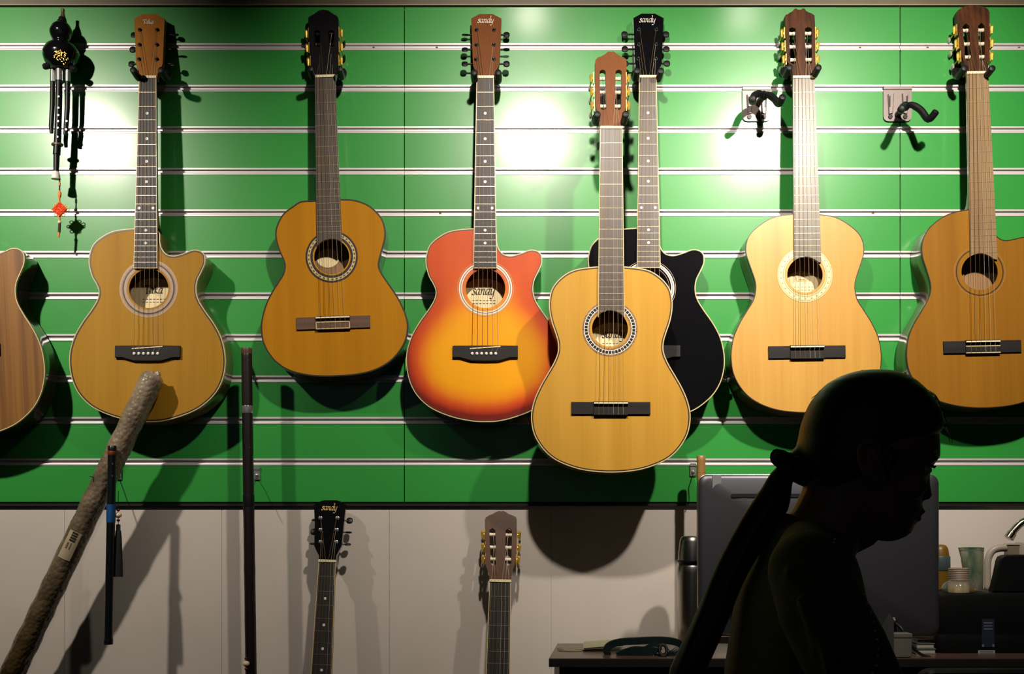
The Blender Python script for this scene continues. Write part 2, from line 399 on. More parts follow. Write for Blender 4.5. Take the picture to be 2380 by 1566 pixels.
# slatwall: three boards edge to edge
ZT, ZB = P(0, 17).z, P(0, 1166).z
RAILS = [P(0, 108.8 + 96.45 * i).z for i in range(11)]
H = 0.0083
def panel(name, x0, x1, label):
    root = bpy.data.objects.new(name, None); COL.objects.link(root); root.location = ((x0 + x1) / 2, 0, ZB)
    struct(root, label); cx = (x0 + x1) / 2
    mb = MB(); edges = [ZB] + [v for z in reversed(RAILS) for v in (z - H, z + H)] + [ZT]
    for i in range(0, len(edges), 2): mb.box((x0 + .0012 - cx, 0, edges[i] - ZB), (x1 - .0012 - cx, .010, edges[i + 1] - ZB))
    mb.box((x0 + .002 - cx, .0085, 0), (x1 - .002 - cx, .0115, ZT - ZB))
    mb.build('slat_board', M['green'], root, smooth=0)
    for k, z in enumerate(RAILS):
        r = MB(); zz = z - ZB; a, b = x0 + .0005 - cx, x1 - .0005 - cx
        # upper lip, recess back, lower lip with its curved inner face
        prof = [(.0005, .0083), (-.0012, .0082), (-.0012, .0042), (.0012, .0038), (.0042, .0042), (.0044, -.0040), (.0030, -.0040), (.0010, -.0030), (-.0008, -.0033), (-.0013, -.0045), (-.0012, -.0082), (.0005, -.0083)]
        vs = [(a, y, zz + h) for y, h in prof] + [(b, y, zz + h) for y, h in prof]; n = len(prof)
        r.add(vs, [(i, i + 1, n + i + 1, n + i) for i in range(n - 1)])
        o = r.build('metal_rail', M['alu'], root, smooth=40, fixn=False)
        for px, row in ((868, 0), (1015, 0), (2000, 0), (2157, 0), (2370, 0), (2030, 4), (1023, 4)):
            xw = P(px, 0).x
            if row == k and x0 < xw < x1:
                MB().lathe([(.0014, .0022), (.003, .0030), (.003, .0046)], (xw - cx, 0, zz - .001), 'Y', 12).build('screw', M['rust'], o)
    return root
s1, s2 = P(940, 0).x, P(2092, 0).x
panel('wall_back_panel_left', -RX + .02, s1, 'green slatwall board left of the first vertical seam')
panel('wall_back_panel_middle', s1, s2, 'green slatwall board between the two vertical seams')
panel('wall_back_panel_right', s2, RX - .02, 'green slatwall board right of the second vertical seam')
struct(MB().box((-RX + .01, .0035, ZB - .0098), (RX - .01, YB - .0005, ZB - .0005)).build('trim_1', M['black_strip'], smooth=0), 'thin black strip under the green slatwall')
mb = MB(); mb.use(M['cornice']).box((-RX + .01, -.004, P(0, 11.5).z), (RX - .01, YB - .001, P(0, 11.5).z + .11))
mb.use(M['cornice_lip']).box((-RX + .01, -.006, P(0, 15.5).z + .001), (RX - .01, YB - .001, P(0, 12).z))
struct(mb.build('trim_2', smooth=0), 'olive trim along the top of the green slatwall')

# ---------------------------------------------------------------- guitars
CUT = [(316, 531), (268, 536), (237.5, 550), (216.5, 569), (208, 592), (207, 615), (214, 642), (223.5, 659), (230, 677), (226, 697), (211, 722), (191.5, 749),
       (172.5, 783.5), (162, 822), (163, 860), (172.5, 895), (191.5, 925), (222, 950), (268, 969), (314, 978.5), (345, 980), (376, 978.5), (416, 968.5), (458, 951), (493, 923),
       (513, 893), (522.5, 860), (523.5, 826), (515, 787), (498, 753), (475, 720), (460.5, 695), (456, 673), (459, 651), (469, 630), (476.5, 611), (475, 592), (464, 582.5), (448, 581),
       (429, 588), (406, 594.5), (388, 591), (377, 579), (372, 563), (370, 540), (352, 531)]
CUT = [(x - 345, y - 182) for x, y in CUT]
HALF4 = [(0, 619.0), (31.5, 619.5), (82, 626.5), (113, 643), (135, 668), (142.5, 695), (142.5, 722), (137, 749), (129, 772.6), (122.5, 796), (123, 819), (133, 844), (148, 870), (164, 898),
         (177.6, 929), (184.6, 960), (183.4, 988), (175.6, 1015), (156, 1045), (129, 1068), (90, 1085), (51, 1094), (0, 1097.5)]
HALF6 = [(0, 0), (29, .3), (71.4, 7), (105, 26), (127, 47), (136, 69), (136.8, 90), (131, 111), (122.8, 135), (116.2, 157), (115.6, 177), (121, 200), (135.8, 224), (153, 252), (167, 283),
         (173.6, 314), (174.3, 341), (170, 369), (158, 396), (138, 421), (110.5, 440), (76, 453), (41.7, 459), (0, 461)]
G2 = [(605, 88), (480, 95), (415, 132), (340, 190), (292, 268), (273, 340), (280, 410), (305, 490), (336, 560), (346, 612), (332, 672), (290, 740), (235, 830), (190, 930), (163, 1040), (160, 1120), (175, 1210),
      (220, 1300), (290, 1378), (390, 1437), (520, 1470), (640, 1480), (760, 1478), (920, 1465), (1060, 1430), (1170, 1370), (1250, 1290), (1302, 1200), (1321, 1110), (1318, 1040), (1290, 950), (1240, 850),
      (1180, 760), (1120, 672), (1093, 612), (1096, 560), (1120, 470), (1140, 390), (1142, 320), (1120, 240), (1070, 175), (1000, 120), (900, 85), (800, 79), (700, 80)]
G2 = [(560 + x / 3.405, 440 + y / 3.405) for x, y in G2]
G7 = [(1700, 80), (1600, 102), (1520, 141), (1450, 201), (1414, 262), (1399, 330), (1405, 400), (1430, 480), (1451, 550), (1459, 610), (1445, 672), (1400, 755), (1350, 840), (1315, 920), (1298, 1010), (1298, 1090),
      (1315, 1170), (1360, 1250), (1430, 1320), (1520, 1370), (1640, 1401), (1760, 1413), (1880, 1411), (2000, 1397), (2100, 1370), (2200, 1318), (2270, 1240), (2305, 1150), (2312, 1050), (2298, 960), (2258, 865),
      (2205, 770), (2165, 690), (2150, 622), (2160, 550), (2186, 480), (2208, 410), (2213, 350), (2198, 295), (2158, 265), (2088, 264), (2030, 275), (1962, 287), (1915, 268), (1886, 232), (1880, 170), (1860, 92), (1780, 78)]
G7 = [(1660 + x / 2.9, 460 + y / 2.9) for x, y in G7]
def mirror(h, y0=0): return [(-x, y - y0) for x, y in h] + [(x, y - y0) for x, y in h[::-1][1:-1]]

class Guitar:
    def __init__(s, name, label, nut, saddle, Yf, lean=0.0, vbase=800, group=None, cat='guitar'):
        # Yf = depth of the nut; the face plane may lean so that the body end stands off further
        s.Yf = Yf; s.k = (D + Yf) / F; s.nut = nut
        dx, dy = saddle[0] - nut[0], saddle[1] - nut[1]; s.a = math.atan2(dx, dy)
        s.vb = vbase
        R = Matrix.Rotation(-s.a, 4, 'Y') @ Matrix.Rotation(lean, 4, 'X')
        loc = P(nut[0], nut[1], Yf) - R @ Vector((0, 0, vbase * s.k))
        s.root = empty(name, loc, label, cat, group, R.to_euler())
        s.mw = Matrix.Translation(loc) @ R; s.inv = s.mw.inverted(); s.R = R
        s.vs = s.uv(*saddle)[1]
    def plane(s, px, py, yl=0.0):
        n = s.R @ Vector((0, 1, 0)); o = s.mw @ Vector((0, yl, 0)); e = Vector((0, -D, ZE)); d = P(px, py, 0) - e
        return s.inv @ (e + d * ((o - e).dot(n) / d.dot(n)))
    def uv(s, px, py):
        q = s.plane(px, py); return (q.x / s.k, s.vb - q.z / s.k)
    def uvh(s, px, py):
        """photo pixel -> (u, v) on the back-tilted headstock"""
        v = py - s.nut[1]
        for _ in range(5):
            q = s.plane(px, py, s.yhead(v)); v = s.vb - q.z / s.k
        return (q.x / s.k, v)
    def rel(s, pts): return [s.uvh(s.nut[0] + u * math.cos(s.a) + v * math.sin(s.a), s.nut[1] + v * math.cos(s.a) - u * math.sin(s.a)) for u, v in pts]
    def L(s, u, v, y=0.0): return (u * s.k, y, (s.vb - v) * s.k)
    def l2(s, u, v): return (u * s.k, (s.vb - v) * s.k)
    def see(s, px, py, yl):
        return s.plane(px, py, yl)
    def fretv(s, n): return s.vs * (1 - 2 ** (-n / 12.0))

    def body(s, outline, hole, hr, top, side, binding=None, purf=None, bw=1.7, depth=0.074, burst=False, per=5):
        """outline in (u,v) px"""
        k = s.k; s.depth = depth
        pts = catmull(outline, per); s.out = pts
        o2 = [s.l2(*p) for p in pts]; n = len(o2)
        # shell: sides + back, back edge slightly rounded
        mb = MB(); ins = inset(o2, .004)
        vs = [(x, .0006, z) for x, z in o2] + [(x, depth - .004, z) for x, z in o2] + [(x, depth, z) for x, z in ins]
        fs = []
        for q in range(2):
            for i in range(n): j = (i + 1) % n; fs.append((q * n + i, q * n + j, (q + 1) * n + j, (q + 1) * n + i))
        tr = tessellate_polygon([[Vector((x, z, 0)) for x, z in ins]])
        fs += [tuple(2 * n + i for i in t) for t in tr]
        mb.add(vs, fs); bd = mb.build('body', side, s.root, smooth=50); s.body_o = bd
        # soundboard with a real sound hole
        hc = s.l2(*hole); R = hr * k
        mb = MB()
        if burst:
            ang = [math.atan2(z - hc[1], x - hc[0]) for x, z in o2]
            ts = [0, .08, .2, .35, .5, .62, .72, .8, .86, .91, .95, .98, 1.0]
            vs = []
            for t in ts:
                for (x, z), a in zip(o2, ang):
                    hx, hz = hc[0] + R * math.cos(a), hc[1] + R * math.sin(a)
                    vs.append((hx + (x - hx) * t, 0, hz + (z - hz) * t))
            fs = []; m = len(ts)
            for q in range(m - 1):
                for i in range(n): j = (i + 1) % n; fs.append((q * n + i, q * n + j, (q + 1) * n + j, (q + 1) * n + i))
            vs += [(hc[0] + R * math.cos(a), .003, hc[1] + R * math.sin(a)) for a in ang]
            fs += [(i, (i + 1) % n, m * n + (i + 1) % n, m * n + i) for i in range(n)]
            mb.add(vs, fs); sb = mb.build('soundboard', top, s.root, smooth=40)
            A = np.array([(v.co.x, v.co.z) for v in sb.data.vertices]); B = np.array(o2); B2 = np.roll(B, -1, 0)
            dmin = np.full(len(A), 9.0)
            for p, q in zip(B, B2):
                d = q - p; t = np.clip(((A - p) @ d) / (d @ d + 1e-12), 0, 1); dmin = np.minimum(dmin, np.linalg.norm(A - (p + t[:, None] * d), axis=1))
            dist = dmin / k; v = s.vb - A[:, 1] / k; u = A[:, 0] / k
            # edge fade is wide on the sides and foot, and the shoulders stay red
            wdt = np.interp(v, [340, 470, 560, 640, 720, 800], [150, 150, 95, 84, 90, 84])
            sm = lambda x: np.clip(x, 0, 1) ** 2 * (3 - 2 * np.clip(x, 0, 1))
            val = np.interp(v, [340, 400, 440, 480, 520, 560, 620], [.42, .44, .50, .66, .84, .95, 1.0])
            foot = np.interp(v, [560, 700, 790], [0, .0, .12])
            edge = sm((dist + 6) / wdt) ** .8
            lo = np.interp(v, [340, 500, 600, 700, 800], [.40, .33, .20, .02, -.10])
            val = np.minimum(lo + (val - lo) * edge, val) - foot * (1 - edge)
            val = val - .07
            at = sb.data.attributes.new('burst', 'FLOAT', 'POINT'); at.data.foreach_set('value', val.astype(np.float32))
        else:
            hp = [(hc[0] + R * math.cos(2 * PI * i / 56), hc[1] + R * math.sin(2 * PI * i / 56)) for i in range(56)]
            tr = tessellate_polygon([[Vector((x, z, 0)) for x, z in o2], [Vector((x, z, 0)) for x, z in hp]])
            vs = [(x, 0, z) for x, z in o2] + [(x, 0, z) for x, z in hp] + [(x, .003, z) for x, z in hp]
            fs = [tuple(t) for t in tr] + [(n + i, n + (i + 1) % 56, n + 56 + (i + 1) % 56, n + 56 + i) for i in range(56)]
            mb.add(vs, fs); sb = mb.build('soundboard', top, s.root, smooth=0)
        s.sb = sb; s.hole = hole; s.hr = hr; s.hc = hc
        # inner back seen through the hole
        ii = inset(o2, .003); tr = tessellate_polygon([[Vector((x, z, 0)) for x, z in ii]])
        mb = MB(); s.yin = min(depth - .0045, .048); mb.add([(x, s.yin, z) for x, z in ii], [tuple(t) for t in tr]); mb.build('inner_back', M['inside'], bd, smooth=0)
        def ringband(name, w0, w1, m, y, outer=0.0):
            a = inset(o2, w0 * k); b = inset(o2, w1 * k); c = inset(o2, -outer * k)
            r = MB(); vs = [(x, .006, z) for x, z in c] + [(x, y, z) for x, z in (c if outer else a)] + [(x, y, z) for x, z in b] + [(x, .0001, z) for x, z in b]; fs = []
            qs = range(3) if outer else range(1, 3)
            for q in qs:
                for i in range(n): j = (i + 1) % n; fs.append((q * n + i, q * n + j, (q + 1) * n + j, (q + 1) * n + i))
            r.add(vs, fs); r.build(name, m, sb, smooth=40)
        if binding: ringband('binding', 0, bw, binding, -.0007, .5)
        if purf: ringband('purfling', bw, bw + purf[1], purf[0], -.0004)
    def rosette(s, c, rings, squares=None, gems=None):
        """rings: (r0,r1,material) in px"""
        mb = MB(); cc = s.l2(*c); k = s.k
        for i, (a, b, m) in enumerate(rings):
            mb.use(m).annulus(cc, a * k, b * k, -.00035 - .00003 * (i % 3), thick=.0003)
        if squares:
            n, a, b, m, fr = squares
            for i in range(n):
                t = 2 * PI * (i + .5) / n; w = PI / n * fr
                mb.use(m).annulus(cc, a * k, b * k, -.0006, n=4, a0=t - w, a1=t + w, thick=.0003)
        if gems:
            n, r, m, m2 = gems
            for i in range(n):
                t = 2 * PI * i / n; q = (cc[0] + r * k * math.cos(t), cc[1] + r * k * math.sin(t))
                mb.use(m).lathe([(3.6 * k, -.0007), (3.4 * k, -.0004)], (q[0], 0, q[1]), 'Y', 10)
                t = 2 * PI * (i + .5) / n; q = (cc[0] + r * k * math.cos(t), cc[1] + r * k * math.sin(t))
                mb.use(m2).lathe([(1.5 * k, -.0007), (1.4 * k, -.0004)], (q[0], 0, q[1]), 'Y', 4)
        mb.build('rosette', None, s.sb, smooth=0)
    def label(s, c, text=None, unit=8, size=(46, 34), ink=None, lines=True):
        """paper label glued inside, at photo pixel c seen through the hole"""
        y = s.yin - .0008; q = s.see(c[0], c[1], y); kk = (D + s.Yf + y) / F
        mb = MB(); ex = [(q.x + size[0] * kk * math.cos(2 * PI * i / 40), q.z + size[1] * kk * math.sin(2 * PI * i / 40)) for i in range(40)]
        mb.prism(ex, y - .0003, y); lb = mb.build('paper_label', M['paper'], s.root, smooth=0)
        if text:
            t = MB(); u = unit * kk; strokes_text(t, text, q.x - text_width(text) * u / 2, q.z + 6 * kk, u, y - .0005, nib=.24)
            if lines:
                for i in range(2):
                    for j in range(7):
                        x = q.x + (-26 + 8 * j) * kk; t.box((x, y - .0007, q.z - (8 + 7 * i) * kk), (x + 5 * kk, y - .0004, q.z - (6.6 + 7 * i) * kk))
            t.build('lettering', ink or M['ink'], lb, smooth=0)
    def neck(s, w0, w1, vend, mfb, mneck, nfr, edge=None, dots=(), nutm=None, arc=None, vbody=350, fb_t=.0058, join=0.02):
        k = s.k; s.w0, s.w1, s.vend = w0, w1, vend
        W = lambda v: (w0 + (w1 - w0) * v / vend) / 2
        s.W = W
        # shaft: half round behind the fingerboard, thickening into the heel
        rings = []
        for v, dp in ((0, .0165), (vbody * .3, .0175), (vbody * .75, .0195), (vbody - 42, .024), (vbody - 14, .045), (vbody - 1.5, .072)):
            w = W(v) * k * .985; rings.append([(w * math.cos(a), max(0, math.sin(a)) ** .8 * dp if math.sin(a) > 1e-6 else 0, (s.vb - v) * k) for a in [PI * i / 14 for i in range(15)]])
        mb = MB(); mb.loft(rings); mb.build('neck', mneck, s.root, smooth=60)
        # fingerboard
        pts = [(-W(0), 0), (W(0), 0), (W(vend), vend)]
        if arc:
            (cu, cv), r = arc; end = []
            for i in range(13):
                u = W(vend) - 2 * W(vend) * i / 12
                d = r * r - (u - cu) ** 2
                end.append((u, min(cv - math.sqrt(d) if d > 0 else vend, vend)))
            pts = pts[:2] + end
        else: pts += [(-W(vend), vend)]
        p2 = [s.l2(*p) for p in pts]
        mb = MB(); mb.prism(p2, -fb_t, -.0002); fb = mb.build('fingerboard', mfb, s.root, smooth=0); s.fb = fb; s.fb_t = fb_t
        if edge:
            for sg in (-1, 1):
                e = MB(); q = [s.l2(sg * W(0), 0), s.l2(sg * W(vend), vend), s.l2(sg * (W(vend) - 1.8), vend), s.l2(sg * (W(0) - 1.8), 0)]
                e.prism(q, -fb_t - .00025, -.001); e.build('edge_binding', edge, fb, smooth=0)
            if not arc:
                e = MB(); q = [s.l2(-W(vend), vend), s.l2(W(vend), vend), s.l2(W(vend), vend - 1.8), s.l2(-W(vend), vend - 1.8)]
                e.prism(q, -fb_t - .0002, -.001); e.build('end_binding', edge, fb, smooth=0)
        for n in range(1, nfr + 1):
            v = s.fretv(n)
            if v > vend - 2: break
            w = W(v) - (1.0 if edge else .2)
            if arc:
                (cu, cv), r = arc
                d = r * r - (v - cv) ** 2
                if v > cv - r and d > 0:
                    hw = math.sqrt(d)
                    for sg in (-1, 1):
                        if w > hw + 2:
                            f = MB(); a, b = sorted((sg * hw, sg * w)); f.tube([s.L(a, v, -fb_t), s.L(b, v, -fb_t)], .0008, 6); f.build('fret', M['nickel'], fb)
                    continue
            f = MB(); f.tube([s.L(-w, v, -fb_t - .0001), s.L(w, v, -fb_t - .0001)], .0008, 6); f.build('fret', M['nickel'], fb)
        for n, off in dots:
            v = (s.fretv(n) + s.fretv(n - 1)) / 2
            d = MB(); d.lathe([(3.3 * k, -fb_t - .0003), (3.3 * k, -fb_t + .0005)], s.L(off, v), 'Y', 16); d.build('inlay_dot', M['pearl'], fb, smooth=0)
        nb = MB(); nb.box(s.L(-w0 / 2 - .2, 2.5, -fb_t - .0022), s.L(w0 / 2 + .2, -3.2, -.0002)); nb.build('nut', nutm or M['bone'], s.root, smooth=0)
    def yhead(s, v): return .0015 + max(0, -v) * s.k * .17
    def head(s, outline, m, slots=(), thick=.016, logo=None):
        pts = [s.l2(*p) for p in outline]; hs = [[s.l2(*p) for p in h] for h in slots]
        yf = lambda p: .0015 + max(0, p[1] - s.vb * s.k) * .17
        mb = MB(); mb.prism(pts, lambda p: yf(p), lambda p: yf(p) + thick, holes=hs); s.hd = mb.build('headstock', m, s.root, smooth=30); s.ht = thick
        if logo:
            text, u, v, unit, lm, nib = logo; t = MB(); w = text_width(text) * unit
            strokes_text(t, text, 0, 0, unit * s.k, 0, nib=nib)
            o = t.build('logo', lm, s.hd, smooth=0); o.location = s.L(u - w / 2, v, s.yhead(v) - .0006); o.rotation_euler.x = -math.atan(.17)
    def tuners_steel(s, posts, mpost, mbtn, bu=49, turns=(0,) * 6, bsz=(8.2, 7.6)):
        k = s.k
        s.posts = posts
        for i, (u, v) in enumerate(posts):
            y = s.yhead(v); sg = -1 if u < 0 else 1
            t = MB(); t.lathe([(4.8 * k, y + .001), (4.8 * k, y - .0012), (3.6 * k, y - .002), (2.6 * k, y - .002), (2.4 * k, y - .007), (1.6 * k, y - .0078)], s.L(u, v), 'Y', 16)
            yb = y + s.ht
            t.box((min(u * k - .006, u * k + .006), yb - .0004, (s.vb - v) * k - .008), (u * k + .006, yb + .009, (s.vb - v) * k + .008))
            t.tube([s.L(u, v + 3, yb + .001), s.L(sg * (bu - 4), v + 3, yb + .001)], 2.2 * k, 10)
            tm = t.build('tuning_machine', mpost, s.root)
            b = MB(); a = turns[i]; ca, sa = math.cos(a), math.sin(a); q = Vector(s.L(sg * bu, v + 3, yb + .001)); rings = []
            for j in range(9):
                th = PI * j / 8; x = -math.cos(th) * bsz[1] * k; r = max(math.sin(th), .12) ** .6
                rings.append([(q.x + x * sg, q.y + (bsz[0] * k * r * math.cos(p) * sa + 2.6 * k * r * math.sin(p) * ca), q.z + (bsz[0] * k * r * math.cos(p) * ca - 2.6 * k * r * math.sin(p) * sa)) for p in [2 * PI * c / 14 for c in range(14)]])
            b.loft(rings).build('tuner_button', mbtn, tm)
    def tuners_classic(s, vv, us, edge_u, mplate=None, mbtn=None, slot_w=15):
        k = s.k; mplate = mplate or M['gold']; mbtn = mbtn or M['btn_pearl']; s.posts = []
        for si, sg in enumerate((-1, 1)):
            for i, v in enumerate(vv):
                y = s.yhead(v); eu = edge_u(sg, v); yc = y + .008
                t = MB().use(M['roller']); uc = us(sg, v)
                t.lathe([(4.6 * k, -slot_w / 2 * k), (4.6 * k, -2.5 * k), (4.0 * k, -2 * k), (4.0 * k, 2 * k), (4.6 * k, 2.5 * k), (4.6 * k, slot_w / 2 * k)], s.L(uc, v, yc), 'X', 14)
                t.use(mplate)
                a, b = sorted((eu * k, (eu + sg * 1.8) * k))
                t.box((a, y + .001, (s.vb - v - 13) * k), (b, y + .015, (s.vb - v + 13) * k))
                # worm gear bracket, a small scrolled block standing off the plate
                t.lathe([(2.6 * k, 0), (5.2 * k, .4 * k), (5.2 * k, 4.5 * k), (3.4 * k, 5.2 * k)], s.L(eu + sg * 1.5 - (5.2 if sg < 0 else 0), v, y + .007), 'X', 12)
                cx = (eu + sg * 6.5); t.tube([s.L(cx, v - 9, y + .004), s.L(cx, v - 5, y + .003), s.L(cx, v + 9, y + .005)], [2.4 * k, 4.2 * k, 2.6 * k], 8)
                t.tube([s.L(cx, v + 8, y + .004), s.L(cx + sg * .8, v + 10, y + .026)], 1.6 * k, 8)
                tm = t.build('tuning_machine', None, s.root)
                b = MB(); q = s.L(cx + sg * 1.2, v + 11, y + .026)
                b.ell((q[0], q[1] + .008, q[2]), (3.3 * k, .010, 7.2 * k), 14, 8); b.build('tuner_button', mbtn, tm)
                s.posts.append((uc, v))
    def bridge_steel(s, c, m):
        u, v = c; k = s.k
        sh = [(-75, -13), (-40, -13.4), (0, -13.4), (40, -13.4), (75, -13), (75, 14), (58, 14.5), (46, 18), (32, 22), (0, 22.6), (-32, 22), (-46, 18), (-58, 14.5), (-75, 14)]
        mb = MB(); mb.prism([s.l2(u + a, v + b) for a, b in sh], -.0075, -.0001, ch=.0012); br = mb.build('bridge', m, s.root, smooth=30)
        sd = MB(); sd.tube([s.L(u - 35, v - 5.5, -.0078), s.L(u + 35, v - 10.5, -.0078)], .0017, 8); sd.build('saddle', M['bone'], br)
        s.pins = []
        for i in range(6):
            q = (u - 30 + 10.8 * i, v + 5.5); s.pins.append(q)
            p = MB(); p.lathe([(3.2 * k, -.0070), (3.6 * k, -.0088), (2.6 * k, -.0102), (.6 * k, -.0106)], s.L(*q), 'Y', 14); p.build('bridge_pin', M['pearl'], br)
            p = MB(); p.lathe([(1.2 * k, -.0107), (1.1 * k, -.0101)], s.L(*q), 'Y', 10); 
        s.sad = (u, v - 8, 60); s.tie = None
    def bridge_classic(s, c, W, h, blk, m, frame=None, bars=0, frame_m=None):
        u, v = c; k = s.k; b = blk / 2
        mb = MB(); w = W / 2
        for sg in (-1, 1):
            a0, a1 = sorted((sg * (b - 1), sg * w)); mb.prism([s.l2(u + a0, v - h / 2), s.l2(u + a1, v - h / 2), s.l2(u + a1, v + h / 2), s.l2(u + a0, v + h / 2)], -.0045, -.0001, ch=.0010)
        mb.prism([s.l2(u - b, v - h / 2 - 1), s.l2(u + b, v - h / 2 - 1), s.l2(u + b, v - h / 2 + 6), s.l2(u - b, v - h / 2 + 6)], -.0085, -.0001, ch=.0006)
        mb.box(s.L(u - b, v - h / 2 + 12, -.0022), s.L(u + b, v - h / 2 + 5, -.0001))
        br = mb.build('bridge', m, s.root, smooth=30)
        tb = MB(); tb.prism([s.l2(u - b, v - h / 2 + 11.5), s.l2(u + b, v - h / 2 + 11.5), s.l2(u + b, v + h / 2 + 2), s.l2(u - b, v + h / 2 + 2)], -.0080, -.0001, ch=.0008); tbo = tb.build('tie_block', m, br, smooth=30)
        if frame:
            f = MB(); y = -.0083; v0, v1 = v - h / 2 + 12, v + h / 2 + 1; th = 2.2
            for a in ((-b, v0, b, v0 + th), (-b, v1 - th, b, v1)): f.box(s.L(u + a[0], a[3], y), s.L(u + a[2], a[1], y + .0006))
            if frame == 'full':
                for a in ((-b, v0, -b + th, v1), (b - th, v0, b, v1)): f.box(s.L(u + a[0], a[3], y), s.L(u + a[2], a[1], y + .0006))
            f.build('tie_block_inlay', frame_m or M['cream'], tbo, smooth=0)
        sd = MB(); sd.box(s.L(u - b + .5, v - h / 2 + 4.6, -.0105), s.L(u + b - .5, v - h / 2 + 1.4, -.008)); sd.build('saddle', M['bone'], br, smooth=0)
        s.sad = (u, v - h / 2 + 3, min(blk - 18, 56)); s.tie = v + h / 2 + 1
    def strings(s, order=None, wound=4, missing=(), rad=(.00046, .00042, .00038, .00033, .00028, .00026), classic=False):
        u0, v0, sp = s.sad; n = 6; us = s.w0 - 9
        for i in range(n):
            if i in missing: continue
            a = -us / 2 + us * i / 5; b = u0 - sp / 2 + sp * i / 5; yn = -s.fb_t - .0026; ys = -.0110
            pts = []
            if i < 3: px = sorted([p for p in s.posts if p[0] < 0], key=lambda p: p[1])[::-1][i]
            else: px = sorted([p for p in s.posts if p[0] > 0], key=lambda p: p[1])[i - 3]
            yh = s.yhead(px[1])
            pts.append(s.L(px[0] + (1.5 if px[0] < 0 else -1.5), px[1], yh - (.0035 if not classic else -.0035)))
            pts += [s.L(a, 0, yn), s.L(b, v0, ys)]
            if s.tie is None: pts.append(s.L(s.pins[i][0], s.pins[i][1] - 1, -.0088))
            else: pts += [s.L(b, v0 + 8, -.0060), s.L(b, v0 + 10, -.0088), s.L(b, s.tie, -.0088)]
            mb = MB(); mb.tube(pts, rad[i], 6); mb.build('string', M['bronze'] if i < wound else M['nylon'], s.root)
    def button(s, px, py, yl=.05, out=(1, 0, 0), m=None):
        q = Vector(s.plane(px, py, yl)); o = Vector(out)
        mb = MB(); mb.tube([q - o * .012, q - o * .002, q + o * .003, q + o * .007, q + o * .009], [.004, .0035, .0035, .007, .0055], 14); mb.build('strap_button', m or M['chrome'], s.root)

STEEL_HEAD = [(-33, -139), (-14, -149.5), (17, -149.5), (37.5, -139), (36, -100), (33, -36), (31, -28), (24, -17), (20.5, -8), (20, 2), (-20, 2), (-20.5, -8), (-22, -17), (-27, -27), (-29, -36), (-31, -90)]
DOTS = [(3, 0), (5, 0), (7, 0), (9, 0), (12, -16), (12, 16), (15, 0), (17, 0)]
POSTS = [(-20, -112), (-20.5, -77.5), (-21.5, -44), (20.5, -112), (20, -77.5), (19.5, -44)]
def steel_common(g, top, side, headm, logo, fb, ring=None, binding=None, purf=None, burst=False, postm=None, btnm=None, lab=None, neckm=None, turns=(.3, .1, .2, .9, 1.5, .6), shape=CUT, strings=True, hole=True, edge=True):
    ox = 37 if shape is not CUT else 0; ho = g.uv(g.nut[0] + .5 + ox, g.nut[1] + 488.3); br = g.uv(g.nut[0] + ox, g.nut[1] + 635.5)
    g.body([g.uv(g.nut[0] + a, g.nut[1] + b) for a, b in shape], ho, 45.5, top, side, binding or M['cream'], purf or (M['dark_line'], 3.0), burst=burst)
    if ring: g.rosette(ho, ring)
    g.neck(40.5, 55.3, g.uv(g.nut[0], g.nut[1] + 443)[1], fb, neckm or M['neck_wood'], 20, M['cream'] if edge else None, DOTS)
    if logo: q_ = g.rel([(logo[1], logo[2])])[0]; logo = (logo[0], q_[0], q_[1]) + logo[3:]
    g.head(g.rel(STEEL_HEAD), headm, logo=logo)
    g.tuners_steel(g.rel(POSTS), postm or M['black_plastic'], btnm or M['black_matt'], turns=turns)
    g.bridge_steel(br, M['bridgewood'])
    if lab: g.label(*lab)
    if strings: g.strings(wound=4)
YH = -0.062; HL_ = -math.radians(2.0)
GRP = None
# -- natural cutaway, second from left
g = Guitar('acoustic_guitar', 'honey natural cutaway guitar with a white word on its pale head, behind the wrapped tube', (345, 182), (345, 810), YH, HL_)
steel_common(g, M['top_honey'], M['side_natural'], M['head_natural'], ('Taka', 0, -126.5, 7.4, M['logo_white'], .26), M['ebony'],
             ring=[(49.5, 52, M['tan_ring']), (52, 57, M['grey_ring']), (57.3, 60.2, M['dark_line']), (60.5, 64, M['tan_ring']), (64, 67.5, M['grey_ring'])],
             lab=((358, 688), 'Taka', 12.5, (56, 42)))
g_taka = g
# -- walnut cutaway cropped by the left edge
WAL = [(u + 37, v if v < 400 else 399 + (v - 399) * 1.10) for u, v in CUT]
g = Guitar('acoustic_guitar', 'walnut-striped cutaway guitar with white edging cropped by the left edge', (-112, 178), (-75, 806), YH, HL_, vbase=830)
steel_common(g, M['top_walnut'], M['side_dark'], M['head_dark'], None, M['ebony'], ring=[(50, 60, M['white_ring'])], shape=WAL, purf=(M['bridgebrown'], .8))
# -- sunburst
RINGW = [(49.5, 50.3, M['grey_ring']), (54, 56.6, M['white_ring']), (56.6, 58.4, M['olive_line']), (58.4, 61.6, M['white_ring']), (64.2, 65.2, M['grey_ring'])]
g = Guitar('acoustic_guitar', 'cherry red to yellow sunburst cutaway guitar', (1128, 182), (1128, 810), YH, HL_)
steel_common(g, M['burst'], M['side_dark'], M['head_mahog'], ('sandy', 1, -129, 9.6, M['logo_white'], .20), M['ebony'], ring=RINGW, burst=True, purf=(M['dark_line'], 2.0),
             lab=((1124, 691), 'sandy', 13.4, (58, 44)), turns=(1.2, .5, .4, .2, 1.5, .1))
